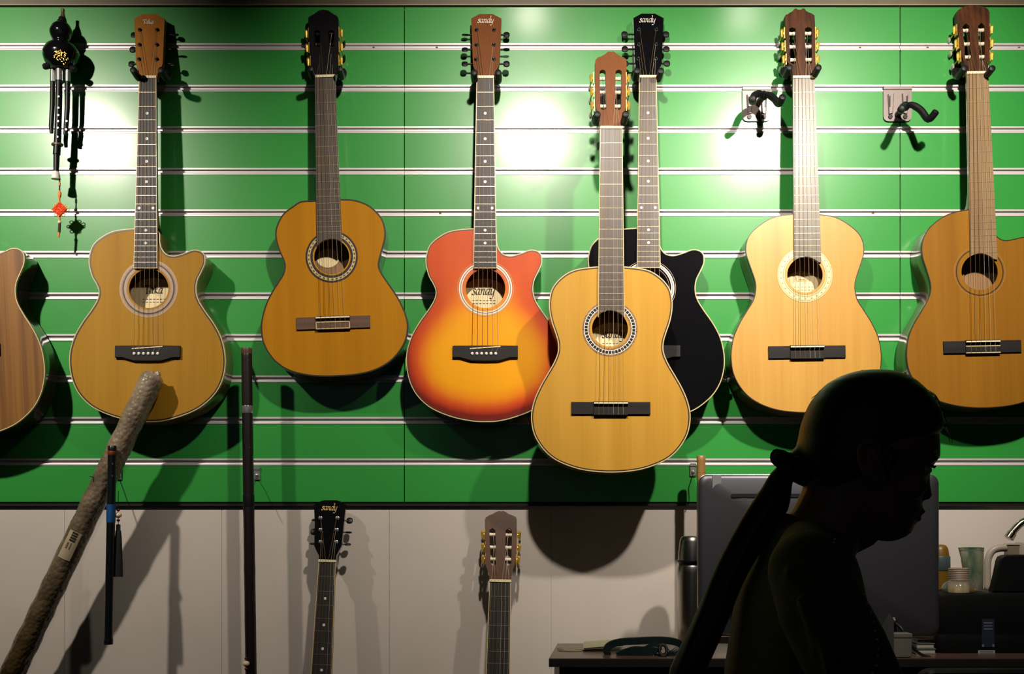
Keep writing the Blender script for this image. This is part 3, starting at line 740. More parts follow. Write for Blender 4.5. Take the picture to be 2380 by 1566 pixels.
# -- black cutaway
g = Guitar('acoustic_guitar', 'glossy black cutaway guitar hanging behind the pale classical guitar', (1505, 181), (1505, 809), YH, HL_)
steel_common(g, M['black_gloss'], M['black_gloss'], M['black_gloss'], ('sandy', 0, -129, 9.6, M['logo_white'], .20), M['rosewood'], ring=RINGW, purf=(M['dark_line'], .8), turns=(.1, .2, .1, .1, .2, .1), neckm=M['black_gloss'])
g.button(1686, 880, .045, (.9, 0, -.45))
g_black = g

def rot_arc(g, hole, hr): return ((hole[0], hole[1]), hr - .2)
# -- front pale classical
NUT4 = (1420, 299); YC = -0.178
g = Guitar('classical_guitar', 'pale spruce classical guitar hanging in front of the black guitar', NUT4, (1419, 938.5), YC, HL_ * .7)
ho = g.uv(1417.7, 763.7)
g.body([g.uv(1419.6 + x, y) for x, y in mirror(HALF4)], ho, 41.6, M['top_light'], M['side_natural'], M['cream'], (M['dark_line'], 2.6), bw=2.0, depth=.074, per=5)
g.rosette(ho, [(46, 50.2, M['speckle']), (50.2, 60.2, M['white_ring']), (60.2, 64.2, M['speckle'])], squares=(46, 51.9, 58.6, M['black_plastic'], .80))
g.label((1426, 791), 'sandy', 13.0, (58, 42))
g.neck(52, 62, g.uv(1420, 738)[1], M['rosewood'], M['neck_wood'], 19, M['cream'], (), arc=rot_arc(g, ho, 41.6), vbody=320)
HD4 = [(-36.8, -154), (-36, -160), (-31, -165.5), (-23, -168), (-15, -172.5), (-9, -177.5), (-4, -180), (0, -178.6), (4.5, -180), (9, -178), (15, -172.5), (21, -168.5), (30, -165.5), (34.5, -162), (36, -154), (35.2, -60), (34, -48), (30.5, -37), (27, -28), (25.8, -20), (25.8, 2), (-25.8, 2), (-25.8, -20), (-27, -28), (-31, -38), (-34.5, -48), (-35.8, -60)]
def SL(u0, u1, v0, v1, sk=0):
    c, r = (u0 + u1) / 2, (u1 - u0) / 2; q = [PI * i / 8 for i in range(9)]
    return [(c - r * math.cos(t), v0 + r * .8 - r * .8 * math.sin(t)) for t in q] + [(c + sk + r * math.cos(t), v1 - r * .6 + r * .6 * math.sin(t)) for t in q]
g.head(g.rel(HD4), M['head_mahog'], [g.rel(SL(-26.5, -12.2, -137, -44, 1.8)), g.rel(SL(10.5, 25.2, -137, -44, -1.5))], thick=.018)
g.tuners_classic([q[1] for q in g.rel([(0, -119), (0, -87.5), (0, -55)])], lambda sg, v: (-19.0 + (v + 119) * .022) if sg < 0 else (17.6 - (v + 119) * .02), lambda sg, v: sg * (37.4 - (v + 119) * .015))
g.bridge_classic(g.uv(1419.3, 949), 182.5, 28.7, 79, M['bridgewood'])
g.strings(wound=3, classic=True)
g_front = g
# -- small amber classical
g = Guitar('classical_guitar', 'small amber classical guitar with a dark head, third from left', (756, 180), (774.4, 739), YH, HL_, vbase=690)
ho = g.uv(770.9, 596.5)
g.body([g.uv(x, y) for x, y in G2], ho, 40.5, M['top_amber'], M['side_dark'], M['dark_line'], None, bw=2.6, depth=.070)
g.rosette(ho, [(41.8, 43, M['gold']), (44, 49.5, M['dark_line']), (49.5, 56, M['pale_ring']), (56, 60.5, M['dark_line'])], squares=(34, 51.4, 54.4, M['bridgebrown'], .5))
g.label((762, 600), None, 8, (26, 22))
g.neck(47, 58, g.uv(769, 572)[1], M['rosewood'], M['side_dark'], 18, None, (), arc=rot_arc(g, ho, 40.5), vbody=g.uv(764, 464)[1])
def hpx(g, pts, ox, oy, sc): return [g.uvh(ox + x / sc, oy + y / sc) for x, y in pts]
h2 = hpx(g, [(612, 165), (625, 147), (650, 136), (680, 117), (706, 97), (748, 88), (796, 95), (828, 119), (850, 133), (874, 145), (886, 170), (889, 480), (880, 590), (868, 650), (861, 700), (861, 712), (676, 712), (675, 700), (660, 655), (640, 590), (627, 480), (614, 300)], 560, 0, 3.915)
g.head(h2, M['head_black'], [hpx(g, [(672, 420), (668, 285), (692, 270), (718, 285), (722, 420), (698, 432)], 560, 0, 3.915), hpx(g, [(798, 420), (795, 285), (822, 270), (846, 285), (850, 420), (826, 432)], 560, 0, 3.915)], thick=.018)
eL = [g.uvh(560 + x / 3.915, y / 3.915) for x, y in ((616, 300), (622, 430), (634, 555))]; eR = [g.uvh(560 + x / 3.915, y / 3.915) for x, y in ((888, 300), (888, 425), (886, 550))]
vv = [p[1] for p in eL]
g.tuners_classic(vv, lambda sg, v: sg * 15.5, lambda sg, v: float(np.interp(v, vv, [p[0] for p in (eL if sg < 0 else eR)])), mbtn=M['black_matt'])
for o in [o for o in COL.objects if o.parent is g.root and o.name.startswith('tuning_machine')]:
    o.data.materials[0] = M['head_black']
g.bridge_classic(g.uv(774.9, 750.5), 170, 28.5, 79, M['bridgebrown'], frame='full', frame_m=M['cream'])
g.strings(wound=3, classic=True)
g_amber = g
# -- pale classical at right
g = Guitar('classical_guitar', 'pale blond classical guitar with striped dark head, beside the left empty hanger', (1866.5, 182), (1874, 809), YH, HL_, vbase=776)
ho = g.uv(1871, 638.6)
tq = lambda x, y: g.uv(1869.8 + x + y * .0119, 497.5 + y)
g.body([tq(x, y) for x, y in mirror(HALF6)], ho, 41, M['top_pale'], M['back_wood'], M['dark_line'], None, bw=1.2)
g.rosette(ho, [(46.3, 47.2, M['olive_line']), (47.2, 50, M['pale_ring']), (50, 51, M['olive_line']), (51, 60.4, M['pale_ring']), (60.4, 61.2, M['olive_line']), (61.2, 63.6, M['pale_ring']), (63.6, 64.2, M['olive_line'])], gems=(26, 55.8, M['pale_gem'], M['olive_line']))
g.label((1863, 660), 'kammy', 5.4, (38, 30), M['ink_tan'])
g.neck(50, 62.5, g.uv(1871, 611)[1], M['rosewood_grey'], M['neck_wood'], 19, None, (), arc=rot_arc(g, ho, 41), vbody=317)
h6 = hpx(g, [(352, 205), (365, 188), (400, 178), (440, 150), (480, 130), (510, 95), (535, 75), (555, 76), (572, 92), (600, 97), (640, 95), (665, 78), (690, 72), (712, 90), (735, 122), (790, 152), (830, 162), (862, 185), (887, 205), (897, 420), (905, 1040), (880, 1180), (872, 1260), (870, 1340), (490, 1340), (487, 1260), (478, 1160), (430, 1090), (380, 1040), (362, 600)], 1780, 10, 7.83)
g.head(h6, M['head_dark'], [hpx(g, [(430, 1040), (425, 440), (480, 420), (540, 440), (558, 900), (552, 1060), (520, 1090), (480, 1080)], 1780, 10, 7.83), hpx(g, [(725, 1060), (712, 440), (770, 410), (835, 440), (842, 1060), (785, 1090)], 1780, 10, 7.83)], thick=.018)
def E(pts, ox, oy, sc): return [g.uvh(ox + x / sc, oy + y / sc) for x, y in pts]
eL, eR = E([(350, 512), (362, 752), (380, 990)], 1780, 10, 7.83), E([(900, 512), (905, 748), (908, 985)], 1780, 10, 7.83)
rL, rR = E([(482, 512), (497, 752), (512, 990)], 1780, 10, 7.83), E([(775, 512), (783, 748), (787, 985)], 1780, 10, 7.83)
vv = [p[1] for p in eL]
g.tuners_classic(vv, lambda sg, v: float(np.interp(v, vv, [p[0] for p in (rL if sg < 0 else rR)])), lambda sg, v: float(np.interp(v, vv, [p[0] for p in (eL if sg < 0 else eR)])))
g.bridge_classic(g.uv(1874.7, 818.5), 177.5, 28.6, 78, M['bridgewood'])
g.strings(wound=3, classic=True)
# -- cedar cutaway classical at far right
g = Guitar('classical_guitar', 'brown cedar cutaway classical guitar cropped by the right edge', (2269.7, 172), (2281.7, 799.5), YH, HL_, vbase=776)
ho = g.uv(2277, 632)
g.body([g.uv(x, y) for x, y in G7], ho, 42, M['top_cedar'], M['back_wood'], M['dark_line'], None, bw=1.2)
g.rosette(ho, [(52.8, 55, M['dark_line']), (58.5, 59.3, M['tan_ring'])])
g.neck(49.6, 62.5, g.uv(2278, 605)[1], M['rosewood_tan'], M['neck_wood'], 19, None, (), arc=rot_arc(g, ho, 42), vbody=316)
h7 = hpx(g, [(1840, 92), (1850, 75), (1882, 56), (1915, 44), (1960, 40), (2005, 44), (2045, 52), (2075, 66), (2088, 90), (2092, 300), (2090, 410), (2072, 470), (2068, 520), (2069, 565), (1909, 565), (1908, 530), (1900, 480), (1880, 430), (1866, 380), (1850, 230)], 1660, 0, 3.2625)
g.head(h7, M['head_dark'], [hpx(g, [(1903, 445), (1884, 200), (1910, 178), (1934, 195), (1950, 445), (1928, 462)], 1660, 0, 3.2625), hpx(g, [(2008, 445), (2003, 195), (2027, 172), (2050, 195), (2054, 445), (2030, 465)], 1660, 0, 3.2625)], thick=.018)
eL, eR = E([(1845, 222), (1858, 325), (1874, 424)], 1660, 0, 3.2625), E([(2090, 218), (2092, 322), (2091, 423)], 1660, 0, 3.2625)
rL, rR = E([(1908, 222), (1918, 325), (1927, 424)], 1660, 0, 3.2625), E([(2027, 218), (2030, 322), (2030, 423)], 1660, 0, 3.2625)
vv = [p[1] for p in eL]
g.tuners_classic(vv, lambda sg, v: float(np.interp(v, vv, [p[0] for p in (rL if sg < 0 else rR)])), lambda sg, v: float(np.interp(v, vv, [p[0] for p in (eL if sg < 0 else eR)])))
g.bridge_classic(g.uv(2281.8, 806.5), 179, 28.6, 79, M['bridgewood'], frame='bars', frame_m=M['cream'])
g.strings(wound=3, classic=True)
g.button(2107, 868, .035, (-.95, -.1, .25))
# -- two guitars standing on the floor, only their necks in the picture
LEAN = -math.radians(7)
def standing(nut, ax, Yn, name, label):
    """nut pixel, axis slope; the guitar leans back so its foot is nearer the camera"""
    k = (D + Yn) / F; a = math.atan(ax); vb = (P(nut[0], nut[1], Yn).z - .004) / (math.cos(LEAN) * k * math.cos(a))
    g = Guitar(name, label, nut, (nut[0] + ax * 640, nut[1] + 640), Yn, LEAN, vb); g.vs = .650 / k
    return g
g = standing((761.3, 1304), -.0300, -.075, 'acoustic_guitar', 'black-headed steel-string guitar standing on the floor, leftmost of the two below the slatwall')
f = (g.vb - 4) / 798.0
BL = [(u, 349 + (v - 349) * (g.vb - 351) / 449.0) for u, v in CUT]
g.body(BL, (0, 488), 45, M['black_gloss'], M['black_gloss'], M['cream'], None)
g.neck(40, 55, 443, M['ebony'], M['black_gloss'], 20, M['cream'], DOTS)
g.fb.data.materials[0] = M['ebony']
h8 = hpx(g, [(594, 292), (640, 266), (665, 258), (760, 258), (785, 266), (827, 290), (812, 420), (795, 590), (775, 625), (757, 660), (755, 708), (631, 708), (631, 660), (612, 625), (597, 590), (600, 420)], 540, 1080, 3.1316)
g.head(h8, M['black_gloss'], logo=('sandy', *g.uvh(765.5, 1185.5), 9.3, M['logo_gold'], .24))
ps = hpx(g, [(641, 388), (642, 474), (642, 562), (765, 388), (760, 474), (757, 562)], 540, 1080, 3.1316)
g.tuners_steel(ps, M['chrome'], M['black_plastic'], bu=41, turns=(1.45, .2, 1.4, .3, 1.5, 1.2))
g.bridge_steel((0, 641), M['bridgewood']); g.strings()
g = standing((1162.8, 1350), -.0235, -.085, 'classical_guitar', 'brown slotted-head classical guitar standing on the floor, rightmost of the two below the slatwall')
hb = [(x, (y - 619) * (g.vb - 322) / 478.5 + 320) for x, y in HALF4]
g.body(mirror(hb), (0, 460), 41, M['top_light'], M['side_natural'], M['cream'], (M['dark_line'], 2.6))
g.neck(50, 61, 440, M['ebony'], M['neck_wood'], 19, M['cream'], (), vbody=322)
h9 = hpx(g, [(1838, 400), (1844, 384), (1868, 368), (1895, 358), (1920, 343), (1942, 335), (1956, 339), (1970, 335), (1990, 343), (2012, 358), (2040, 368), (2064, 380), (2070, 398), (2070, 600), (2062, 700), (2045, 760), (2032, 800), (2028, 840), (2027, 852), (1872, 852), (1872, 830), (1864, 780), (1845, 735), (1840, 700)], 540, 1080, 3.1316)
g.head(h9, M['head_brown'], [hpx(g, [(1880, 720), (1871, 475), (1893, 458), (1914, 475), (1922, 720), (1900, 735)], 540, 1080, 3.1316), hpx(g, [(1984, 720), (1990, 475), (2013, 458), (2036, 475), (2030, 720), (2005, 735)], 540, 1080, 3.1316)], thick=.018)
eL, eR = E([(1840, 505), (1842, 597), (1844, 684)], 540, 1080, 3.1316), E([(2070, 505), (2069, 600), (2064, 688)], 540, 1080, 3.1316)
rL, rR = E([(1893, 505), (1896, 597), (1898, 684)], 540, 1080, 3.1316), E([(2013, 505), (2010, 600), (2006, 688)], 540, 1080, 3.1316)
vv = [p[1] for p in eL]
g.tuners_classic(vv, lambda sg, v: float(np.interp(v, vv, [p[0] for p in (rL if sg < 0 else rR)])), lambda sg, v: float(np.interp(v, vv, [p[0] for p in (eL if sg < 0 else eR)])))
g.bridge_classic((0, 655), 182, 28.7, 79, M['bridgewood']); g.strings(wound=3, classic=True)
# ---------------------------------------------------------------- wall hangers
def hanger(label, plate, hub, tips, Yhub=-.055, group=None, bent=None, pad=.0078, dark=False):
    """plate = (x0,y0,x1,y1) photo px on the wall; hub and tips = (px,py,Y)"""
    x0, y0, x1, y1 = plate
    a, b = P(x0, y1, -.004), P(x1, y0, -.004); c = ((a.x + b.x) / 2, 0, a.z)
    root = empty('guitar_hanger', c, label, 'guitar hanger', group)
    R = lambda p: Vector(p) - Vector(c)
    w = (b.x - a.x) / 2; h = b.z - a.z
    m = M['black_plastic'] if dark else M['grey_metal']
    pl = MB().prism([(-w, h), (-w, .012)] + [(-w + .012 - .012 * math.cos(t), .012 - .012 * math.sin(t)) for t in (.5, 1.0)] + [(-w + .012, 0), (w - .012, 0)] + [(w - .012 + .012 * math.sin(t), .012 - .012 * math.cos(t)) for t in (.5, 1.0)] + [(w, .012), (w, h)], -.0050, -.0020)
    pl.box((-w, -.0075, h - .006), (w, -.0020, h + .0006)); pl.box((-w, -.004, h - .0015), (w, .0075, h + .0015))
    # two pressed ribs
    for sg in (-1, 1):
        pl.prism([(sg * w * .72, h * .78), (sg * w * .28, h * .80), (sg * w * .36, h * .22), (sg * w * .66, h * .20)], -.0095, -.0045, ch=.002)
    po = pl.build('back_plate', m, root, smooth=30)
    for sg in (-1, 1):
        MB().lathe([(.0052, -.0080), (.0056, -.0050)], (sg * w * .52, 0, h * .13), 'Y', 14).build('screw', M['black_plastic'], po)
        sl = MB(); sl.box((sg * w * .60 - .0015, -.0102, h * .40), (sg * w * .60 + .0015, -.0093, h * .72)); sl.build('slot', M['black_plastic'], po, smooth=0)
    hb = R(P(*hub))
    arm = MB(); arm.tube([(hb.x * .6, -.006, hb.z), (hb.x * .8, -.03, hb.z), hb], .0075, 12); arm.ell(hb, (.011, .010, .011), 14, 8); arm.build('arm', M['black_plastic'], root)
    for i, t in enumerate(tips):
        tp = R(P(*t)); md = bent[i] if bent else None
        if md: mid = [R(P(*q)) for q in md]
        else: mid = [Vector((hb.x + (tp.x - hb.x) * .6, hb.y - .002, hb.z - .004)), Vector((tp.x, hb.y - .010, hb.z - .006)), Vector((tp.x, hb.y - .028, tp.z - .003))]
        pts = catmull([tuple(p) for p in [hb] + mid + [tp]], 5, closed=False)
        n = len(pts); rs = [.0058 + .0020 * min(1, i / (n * .35)) for i in range(n)]
        pr = MB(); pr.tube(pts, [r * pad / .0078 for r in rs], 14)
        d = (Vector(pts[-1]) - Vector(pts[-2])).normalized(); r = rs[-1] * pad / .0078
        pr.tube([Vector(pts[-1]) + d * x for x in (0, .002, .0034)], [r, r * .93, r * .6], 14)
        pr.build('padded_prong', M['black_matt'], root)
    return root
def hang(label, pegs, plate, Yt=-.098, **kw):
    (lx, ly), (rx, ry) = pegs
    hub = ((lx + rx) / 2, (ly + ry) / 2 + 5, Yt + .066)
    return hanger(label, plate, hub, [(lx, ly, Yt), (rx, ry, Yt)], dark=True, **kw)
HG = 'black padded guitar hangers in use'
hang('black padded hanger holding the honey natural cutaway guitar', ((310, 163), (375, 163)), (318, 107, 376, 188), group=HG)
hang('black padded hanger holding the small amber classical guitar', ((721, 160), (789, 160)), (733, 108, 790, 186), group=HG)
hang('black padded hanger holding the sunburst guitar', ((1102, 169), (1158, 169)), (1097, 107, 1156, 188), group=HG)
hang('black padded hanger holding the glossy black guitar', ((1481, 165), (1536, 165)), (1470, 107, 1536, 188), group=HG)
hang('long black padded hanger holding the pale front guitar', ((1388, 266), (1454, 266)), (1393, 204, 1450, 284), Yt=-.214, group=HG)
hang('black padded hanger holding the pale blond classical guitar', ((1835, 157), (1902, 157)), (1821, 107, 1884, 187), group=HG)
hang('black padded hanger holding the cedar cutaway classical guitar', ((2242, 159), (2306, 159)), (2219, 107, 2280, 186), group=HG)
hang('black padded hanger holding the walnut-striped guitar at the left edge', ((-147, 160), (-82, 160)), (-150, 107, -90, 186), group=HG)
hanger('empty guitar hanger with grey plate left of the blond classical guitar', (1725.5, 204, 1791, 282), (1775, 222, -.052), [(1748, 230, -.118), (1819, 226, -.120)],
       bent=[[(1766, 218, -.062), (1753, 222, -.075), (1749, 236, -.092)], [(1785, 220, -.062), (1800, 230, -.076), (1810, 241, -.096)]], pad=.0082)
hanger('empty guitar hanger with grey plate beside the second vertical seam', (2053, 203, 2119, 282), (2104, 247, -.055), [(2094, 254, -.118), (2175, 260, -.105)],
       bent=[[(2101, 246, -.068), (2097, 250, -.085), (2095, 256, -.100)], [(2120, 244, -.066), (2140, 256, -.076), (2158, 277, -.090)]], pad=.0082)

# ---------------------------------------------------------------- gourd flute and its charm
YG = -.046; kg = (D + YG) / F
gz = lambda py: (549 - py) * kg
root = empty('gourd_flute', P(141, 549, YG), 'black lacquered gourd flute with three pipes hanging at far left', 'gourd flute')
gx = lambda px: (px - 141) * kg
prof = [(16, 78), (12, 74)]
body = catmull([(9, 48), (11, 52), (19, 58), (25, 70), (25.5, 77), (22, 88), (18.5, 95.5), (22, 99), (33, 107), (40.5, 120), (41, 130), (36, 146), (27, 156), (21, 161)], 4, closed=False)
mb = MB(); mb.lathe([(r * kg, gz(y)) for r, y in body], (gx(142), 0, 0), 'Z', 36, sy=.92); gb = mb.build('gourd_body', M['black_gloss'], root, smooth=60)
mb = MB(); mb.lathe([(2.6 * kg, gz(20)), (4.3 * kg, gz(22)), (3.6 * kg, gz(27)), (4 * kg, gz(33)), (6.5 * kg, gz(41)), (6.8 * kg, gz(42))], (gx(146), 0, 0), 'Z', 16); mb.build('mouthpiece_tip', M['bridgebrown'], root)
mb = MB(); mb.lathe([(7.5 * kg, gz(41)), (8.3 * kg, gz(43)), (10.5 * kg, gz(52)), (9 * kg, gz(53))], (gx(145), 0, 0), 'Z', 18); mb.build('mouthpiece_collar', M['black_plastic'], root)
mb = MB()
rnd_ = random.Random(3)
for i in range(26):
    a = i * 2.39; r = 2.3 * math.sqrt(i) * kg * 1.12; q = Vector((gx(154.5) + r * math.cos(a) * 1.15, 0, gz(144) + r * math.sin(a)))
    u = (q.x - gx(142)) / (41 * kg); w = (q.z - gz(126)) / (33 * kg); q.y = -.92 * 41 * kg * math.sqrt(max(.05, 1 - u * u - w * w * .75)) - .0002
    t = a + rnd_.uniform(.3, 2.2); dd = Vector((math.cos(t), -.1, math.sin(t))) * rnd_.uniform(.0028, .0052)
    mb.tube([q - dd, q + Vector((-dd.z, 0, dd.x)) * .35, q + dd], [.0008, .0017, .0006], 6)
mb.build('gilt_emblem', M['gold'], gb)
for nm, px, py, r in (('wooden_stub', 106, 157, 7.2), ('wooden_stub', 175, 163, 8)):
    s_ = -1 if px < 140 else 1
    mb = MB(); mb.tube([(gx(140 + 20 * s_), 0, gz(153)), (gx(px - 4 * s_), -.004, gz(py - 1)), (gx(px), -.006, gz(py)), (gx(px + 4 * s_), -.007, gz(py + 1))], [.005, r * kg, r * kg * 1.02, r * kg * .6], 14); mb.build(nm, M['black_matt'], root)
def pipe(x, y, pts, ferr, holes):
    mb = MB(); mb.tube([(gx(a), y, gz(b)) for a, b, r in pts], [r * kg for a, b, r in pts], 14); o = mb.build('pipe', M['black_plastic'], root)
    mb = MB(); f = ferr; mb.lathe([(f[3] * kg, gz(f[1])), (f[3] * kg, gz(f[2])), (f[3] * .8 * kg, gz(f[2]))], (gx(f[0]), y, 0), 'Z', 16); mb.build('silver_ferrule', M['chrome'], o)
    for hx, hy in holes:
        mb = MB(); mb.lathe([(2.2 * kg, -.0006), (2.4 * kg, .001)], (gx(hx + 2.5), y - pts[0][2] * kg * .97, gz(hy + 2.5)), 'Y', 10); mb.build('finger_hole', M['pearl'], o)  # pale discs: white highlights on the finger holes, painted in as colour
    return o
pipe(0, 0, [(123, 160, 5.6), (122, 240, 5.6), (119, 296, 5.4), (120, 309, 4.2)], (123, 164, 190, 6.4), ())
pipe(1, -.006, [(140.5, 160, 7.4), (139, 250, 7.4), (136.5, 325, 8), (134, 361, 8.4), (134, 362, 6.9), (133, 402, 6.2)], (140.5, 164, 190, 8.2), [(139.2, 227), (139, 253), (138.5, 270), (138, 284), (137.5, 299), (136.5, 320)])
pipe(2, 0, [(158, 160, 5.8), (156.5, 250, 5.8), (153, 300, 5.4), (152, 313, 4.5)], (158, 164, 190, 6.4), [(154.6, 281), (153.4, 300)])
mb = MB(); mb.tube([(gx(127 + i), -.010 + .0, gz(338)) for i in range(0, 1)] + [(gx(121), -.006, gz(338)), (gx(148), -.006, gz(338))], .0026, 10); 
mb = MB(); mb.lathe([(11.5 * kg, gz(340.5)), (13.5 * kg, gz(339)), (13.5 * kg, gz(336)), (11.5 * kg, gz(334.5))], (gx(135), -.004, 0), 'Z', 20, sy=.8); mb.build('tie_band', M['bridgebrown'], root)
mb = MB(); mb.lathe([(7 * kg, gz(401)), (8.2 * kg, gz(403)), (10 * kg, gz(415)), (10.4 * kg, gz(418)), (6 * kg, gz(418.5))], (gx(132.3), -.006, 0), 'Z', 20); mb.build('white_end_cap', mat('white_plastic', S(232, 226, 220), .4, var=.05), root)
mb = MB(); mb.tube([(gx(142), .020, gz(96)), (gx(142), .035, gz(97)), (gx(142), .043, gz(101)), (gx(142), .0455, gz(109))], .003, 8); mb.build('wall_hook', M['black_plastic'], root)
# charm
cord = mat('orange_cord', S(255, 150, 60), .6, var=.25, scale=400, bump=.2); knotm = mat('orange_knot', S(255, 96, 40), .6, var=.3, scale=500, bump=.4)
cream_cord = mat('yellow_cream_cord', S(232, 214, 110), .6, var=.25, scale=300); thread = mat('dark_thread', S(60, 52, 38), .7, var=.3, scale=500)
ch = empty('knot_charm', P(138.5, 551, YG - .006), 'orange Chinese knot charm hanging from the white tip of the black gourd flute', 'charm')
cx_ = lambda px: (px - 138.5) * kg; cz = lambda py: (551 - py) * kg
mb = MB(); mb.use(thread).tube([(cx_(138.5), 0, cz(416)), (cx_(138.3), 0, cz(445))], .0018, 8)
mb.use(cord).tube([(cx_(138.4), 0, cz(424)), (cx_(138.4), 0, cz(432))], .0026, 8); mb.tube([(cx_(138), 0, cz(443)), (cx_(138.6), 0, cz(449)), (cx_(138.4), 0, cz(456)), (cx_(138), 0, cz(460)), (cx_(138), 0, cz(472))], [.002, .0042, .004, .0022, .0024], 10)
mb.use(cord).tube([(cx_(137.5), 0, cz(502)), (cx_(138.5), 0, cz(514))], .0026, 8)
mb.use(thread).tube([(cx_(138.5), 0, cz(519)), (cx_(137.4), 0, cz(540))], .0032, 10)
mb.use(cord).tube([(cx_(137.3), 0, cz(539)), (cx_(136.4), 0, cz(551))], [.0030, .0020], 8); mb.build('cord', None, ch)
mb = MB(); mb.lathe([(2.5 * kg, cz(520)), (4 * kg, cz(518)), (4 * kg, cz(515)), (2.5 * kg, cz(513))], (cx_(138.4), 0, 0), 'Z', 14); mb.build('bead', M['bone'], ch)
mb = MB(); c0 = Vector((cx_(138.5), 0, cz(487))); e1 = Vector((.72, 0, -.70)); e2 = Vector((.70, 0, .72)); hs = 12.5 * kg
for i in range(6):
    t = -1 + 2 * (i + .5) / 6
    mb.tube([c0 + e1 * (hs * t) + e2 * (hs * s1_) + Vector((0, (-.0022 if (int((s1_ + 1) * 3) + i) % 2 else .0008), 0)) for s1_ in np.linspace(-1, 1, 9)], .0022, 8)
    mb.tube([c0 + e2 * (hs * t) + e1 * (hs * s1_) + Vector((0, (.0008 if (int((s1_ + 1) * 3) + i) % 2 else -.0022), 0)) for s1_ in np.linspace(-1, 1, 9)], .0022, 8)
mb.build('knot', knotm, ch)
mb = MB()
for ang, rr in ((0, 17), (60, 15), (130, 15), (180, 16), (235, 15), (300, 15), (20, 18)):
    a = math.radians(ang); q = c0 + Vector((math.cos(a) * rr * kg, .002, math.sin(a) * rr * kg * .9))
    mb.tube([q + Vector((4.6 * kg * math.cos(t + a), 0, 3.2 * kg * math.sin(t + a))) for t in np.linspace(0, 2 * PI, 13)], .0011, 6)
mb.build('loop', cream_cord, ch)

# ---------------------------------------------------------------- bubble-wrapped tube
def wrap_mat():
    m = bpy.data.materials.new('bubble_wrap'); m.use_nodes = True
    nt = m.node_tree; b = nt.nodes['Principled BSDF']; L = nt.links.new
    tc = nt.nodes.new('ShaderNodeTexCoord')
    vo = nt.nodes.new('ShaderNodeTexVoronoi'); vo.inputs['Scale'].default_value = 95
    L(tc.outputs['Object'], vo.inputs['Vector'])
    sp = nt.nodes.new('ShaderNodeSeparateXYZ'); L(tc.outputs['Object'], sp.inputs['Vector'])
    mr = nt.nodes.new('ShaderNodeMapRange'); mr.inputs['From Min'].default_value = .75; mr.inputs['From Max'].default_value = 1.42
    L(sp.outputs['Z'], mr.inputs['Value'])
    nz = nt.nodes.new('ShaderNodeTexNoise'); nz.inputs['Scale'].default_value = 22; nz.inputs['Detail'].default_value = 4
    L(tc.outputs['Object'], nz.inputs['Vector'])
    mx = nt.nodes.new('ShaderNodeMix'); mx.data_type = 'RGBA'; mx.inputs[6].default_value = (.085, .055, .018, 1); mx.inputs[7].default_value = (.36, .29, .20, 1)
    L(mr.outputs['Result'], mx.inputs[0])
    m2 = nt.nodes.new('ShaderNodeMix'); m2.data_type = 'RGBA'; m2.blend_type = 'MULTIPLY'; m2.inputs[0].default_value = .8
    rp = nt.nodes.new('ShaderNodeValToRGB'); rp.color_ramp.elements[0].position = .3; rp.color_ramp.elements[0].color = (.30, .28, .25, 1); rp.color_ramp.elements[1].position = .65
    L(nz.outputs['Fac'], rp.inputs['Fac']); L(mx.outputs[2], m2.inputs[6]); L(rp.outputs['Color'], m2.inputs[7]); L(m2.outputs[2], b.inputs['Base Color'])
    b.inputs['Roughness'].default_value = .34; b.inputs['Coat Weight'].default_value = .5; b.inputs['Coat Roughness'].default_value = .12
    bp = nt.nodes.new('ShaderNodeBump'); bp.inputs['Strength'].default_value = .55; bp.inputs['Distance'].default_value = .004; bp.invert = True
    L(vo.outputs['Distance'], bp.inputs['Height']); L(bp.outputs['Normal'], b.inputs['Normal']); L(bp.outputs['Normal'], b.inputs['Coat Normal'])
    return m
ta, tb = P(352, 884, -.124), P(28, 1566, -.088)
d_ = (tb - ta) / (ta.z - tb.z); foot = ta + d_ * (ta.z - .012)
root = empty('wrapped_tube', foot - Vector((0, 0, .012)), 'bubble-wrapped tube leaning diagonally at the left', 'wrapped tube')
fb = Vector(root.location); rnd = random.Random(5)
pts = []; rs = []; N = 70
for i in range(N + 1):
    t = i / N; p = ta.lerp(foot, t) - fb; pts.append(p); rs.append(.0262 + .0035 * t + .0009 * math.sin(i * 1.9) + rnd.uniform(-.0006, .0006))
rs[-1] = .028
mb = MB(); ax = (foot - ta).normalized()
crown = [(-.018, .012), (-.015, .019), (-.010, .0235), (-.005, .0252)]
mb.tube([pts[0] + ax * a for a, r in crown] + pts, [r for a, r in crown] + rs, 28)
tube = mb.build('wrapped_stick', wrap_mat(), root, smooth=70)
mb = MB(); rnd = random.Random(9)
for i in range(7):   # crumpled twist of plastic at the top
    a = rnd.uniform(0, 2 * PI); r = rnd.uniform(.004, .014)
    q = pts[0] - ax * .016 + Vector((math.cos(a) * r, math.sin(a) * r * .8, 0)); mb.tube([q + ax * .008, q, q - ax * rnd.uniform(.004, .009) + Vector((rnd.uniform(-.006, .006), 0, 0))], [.007, .006, .0015], 7)
mb.build('crumpled_end', wrap_mat(), root, smooth=60)
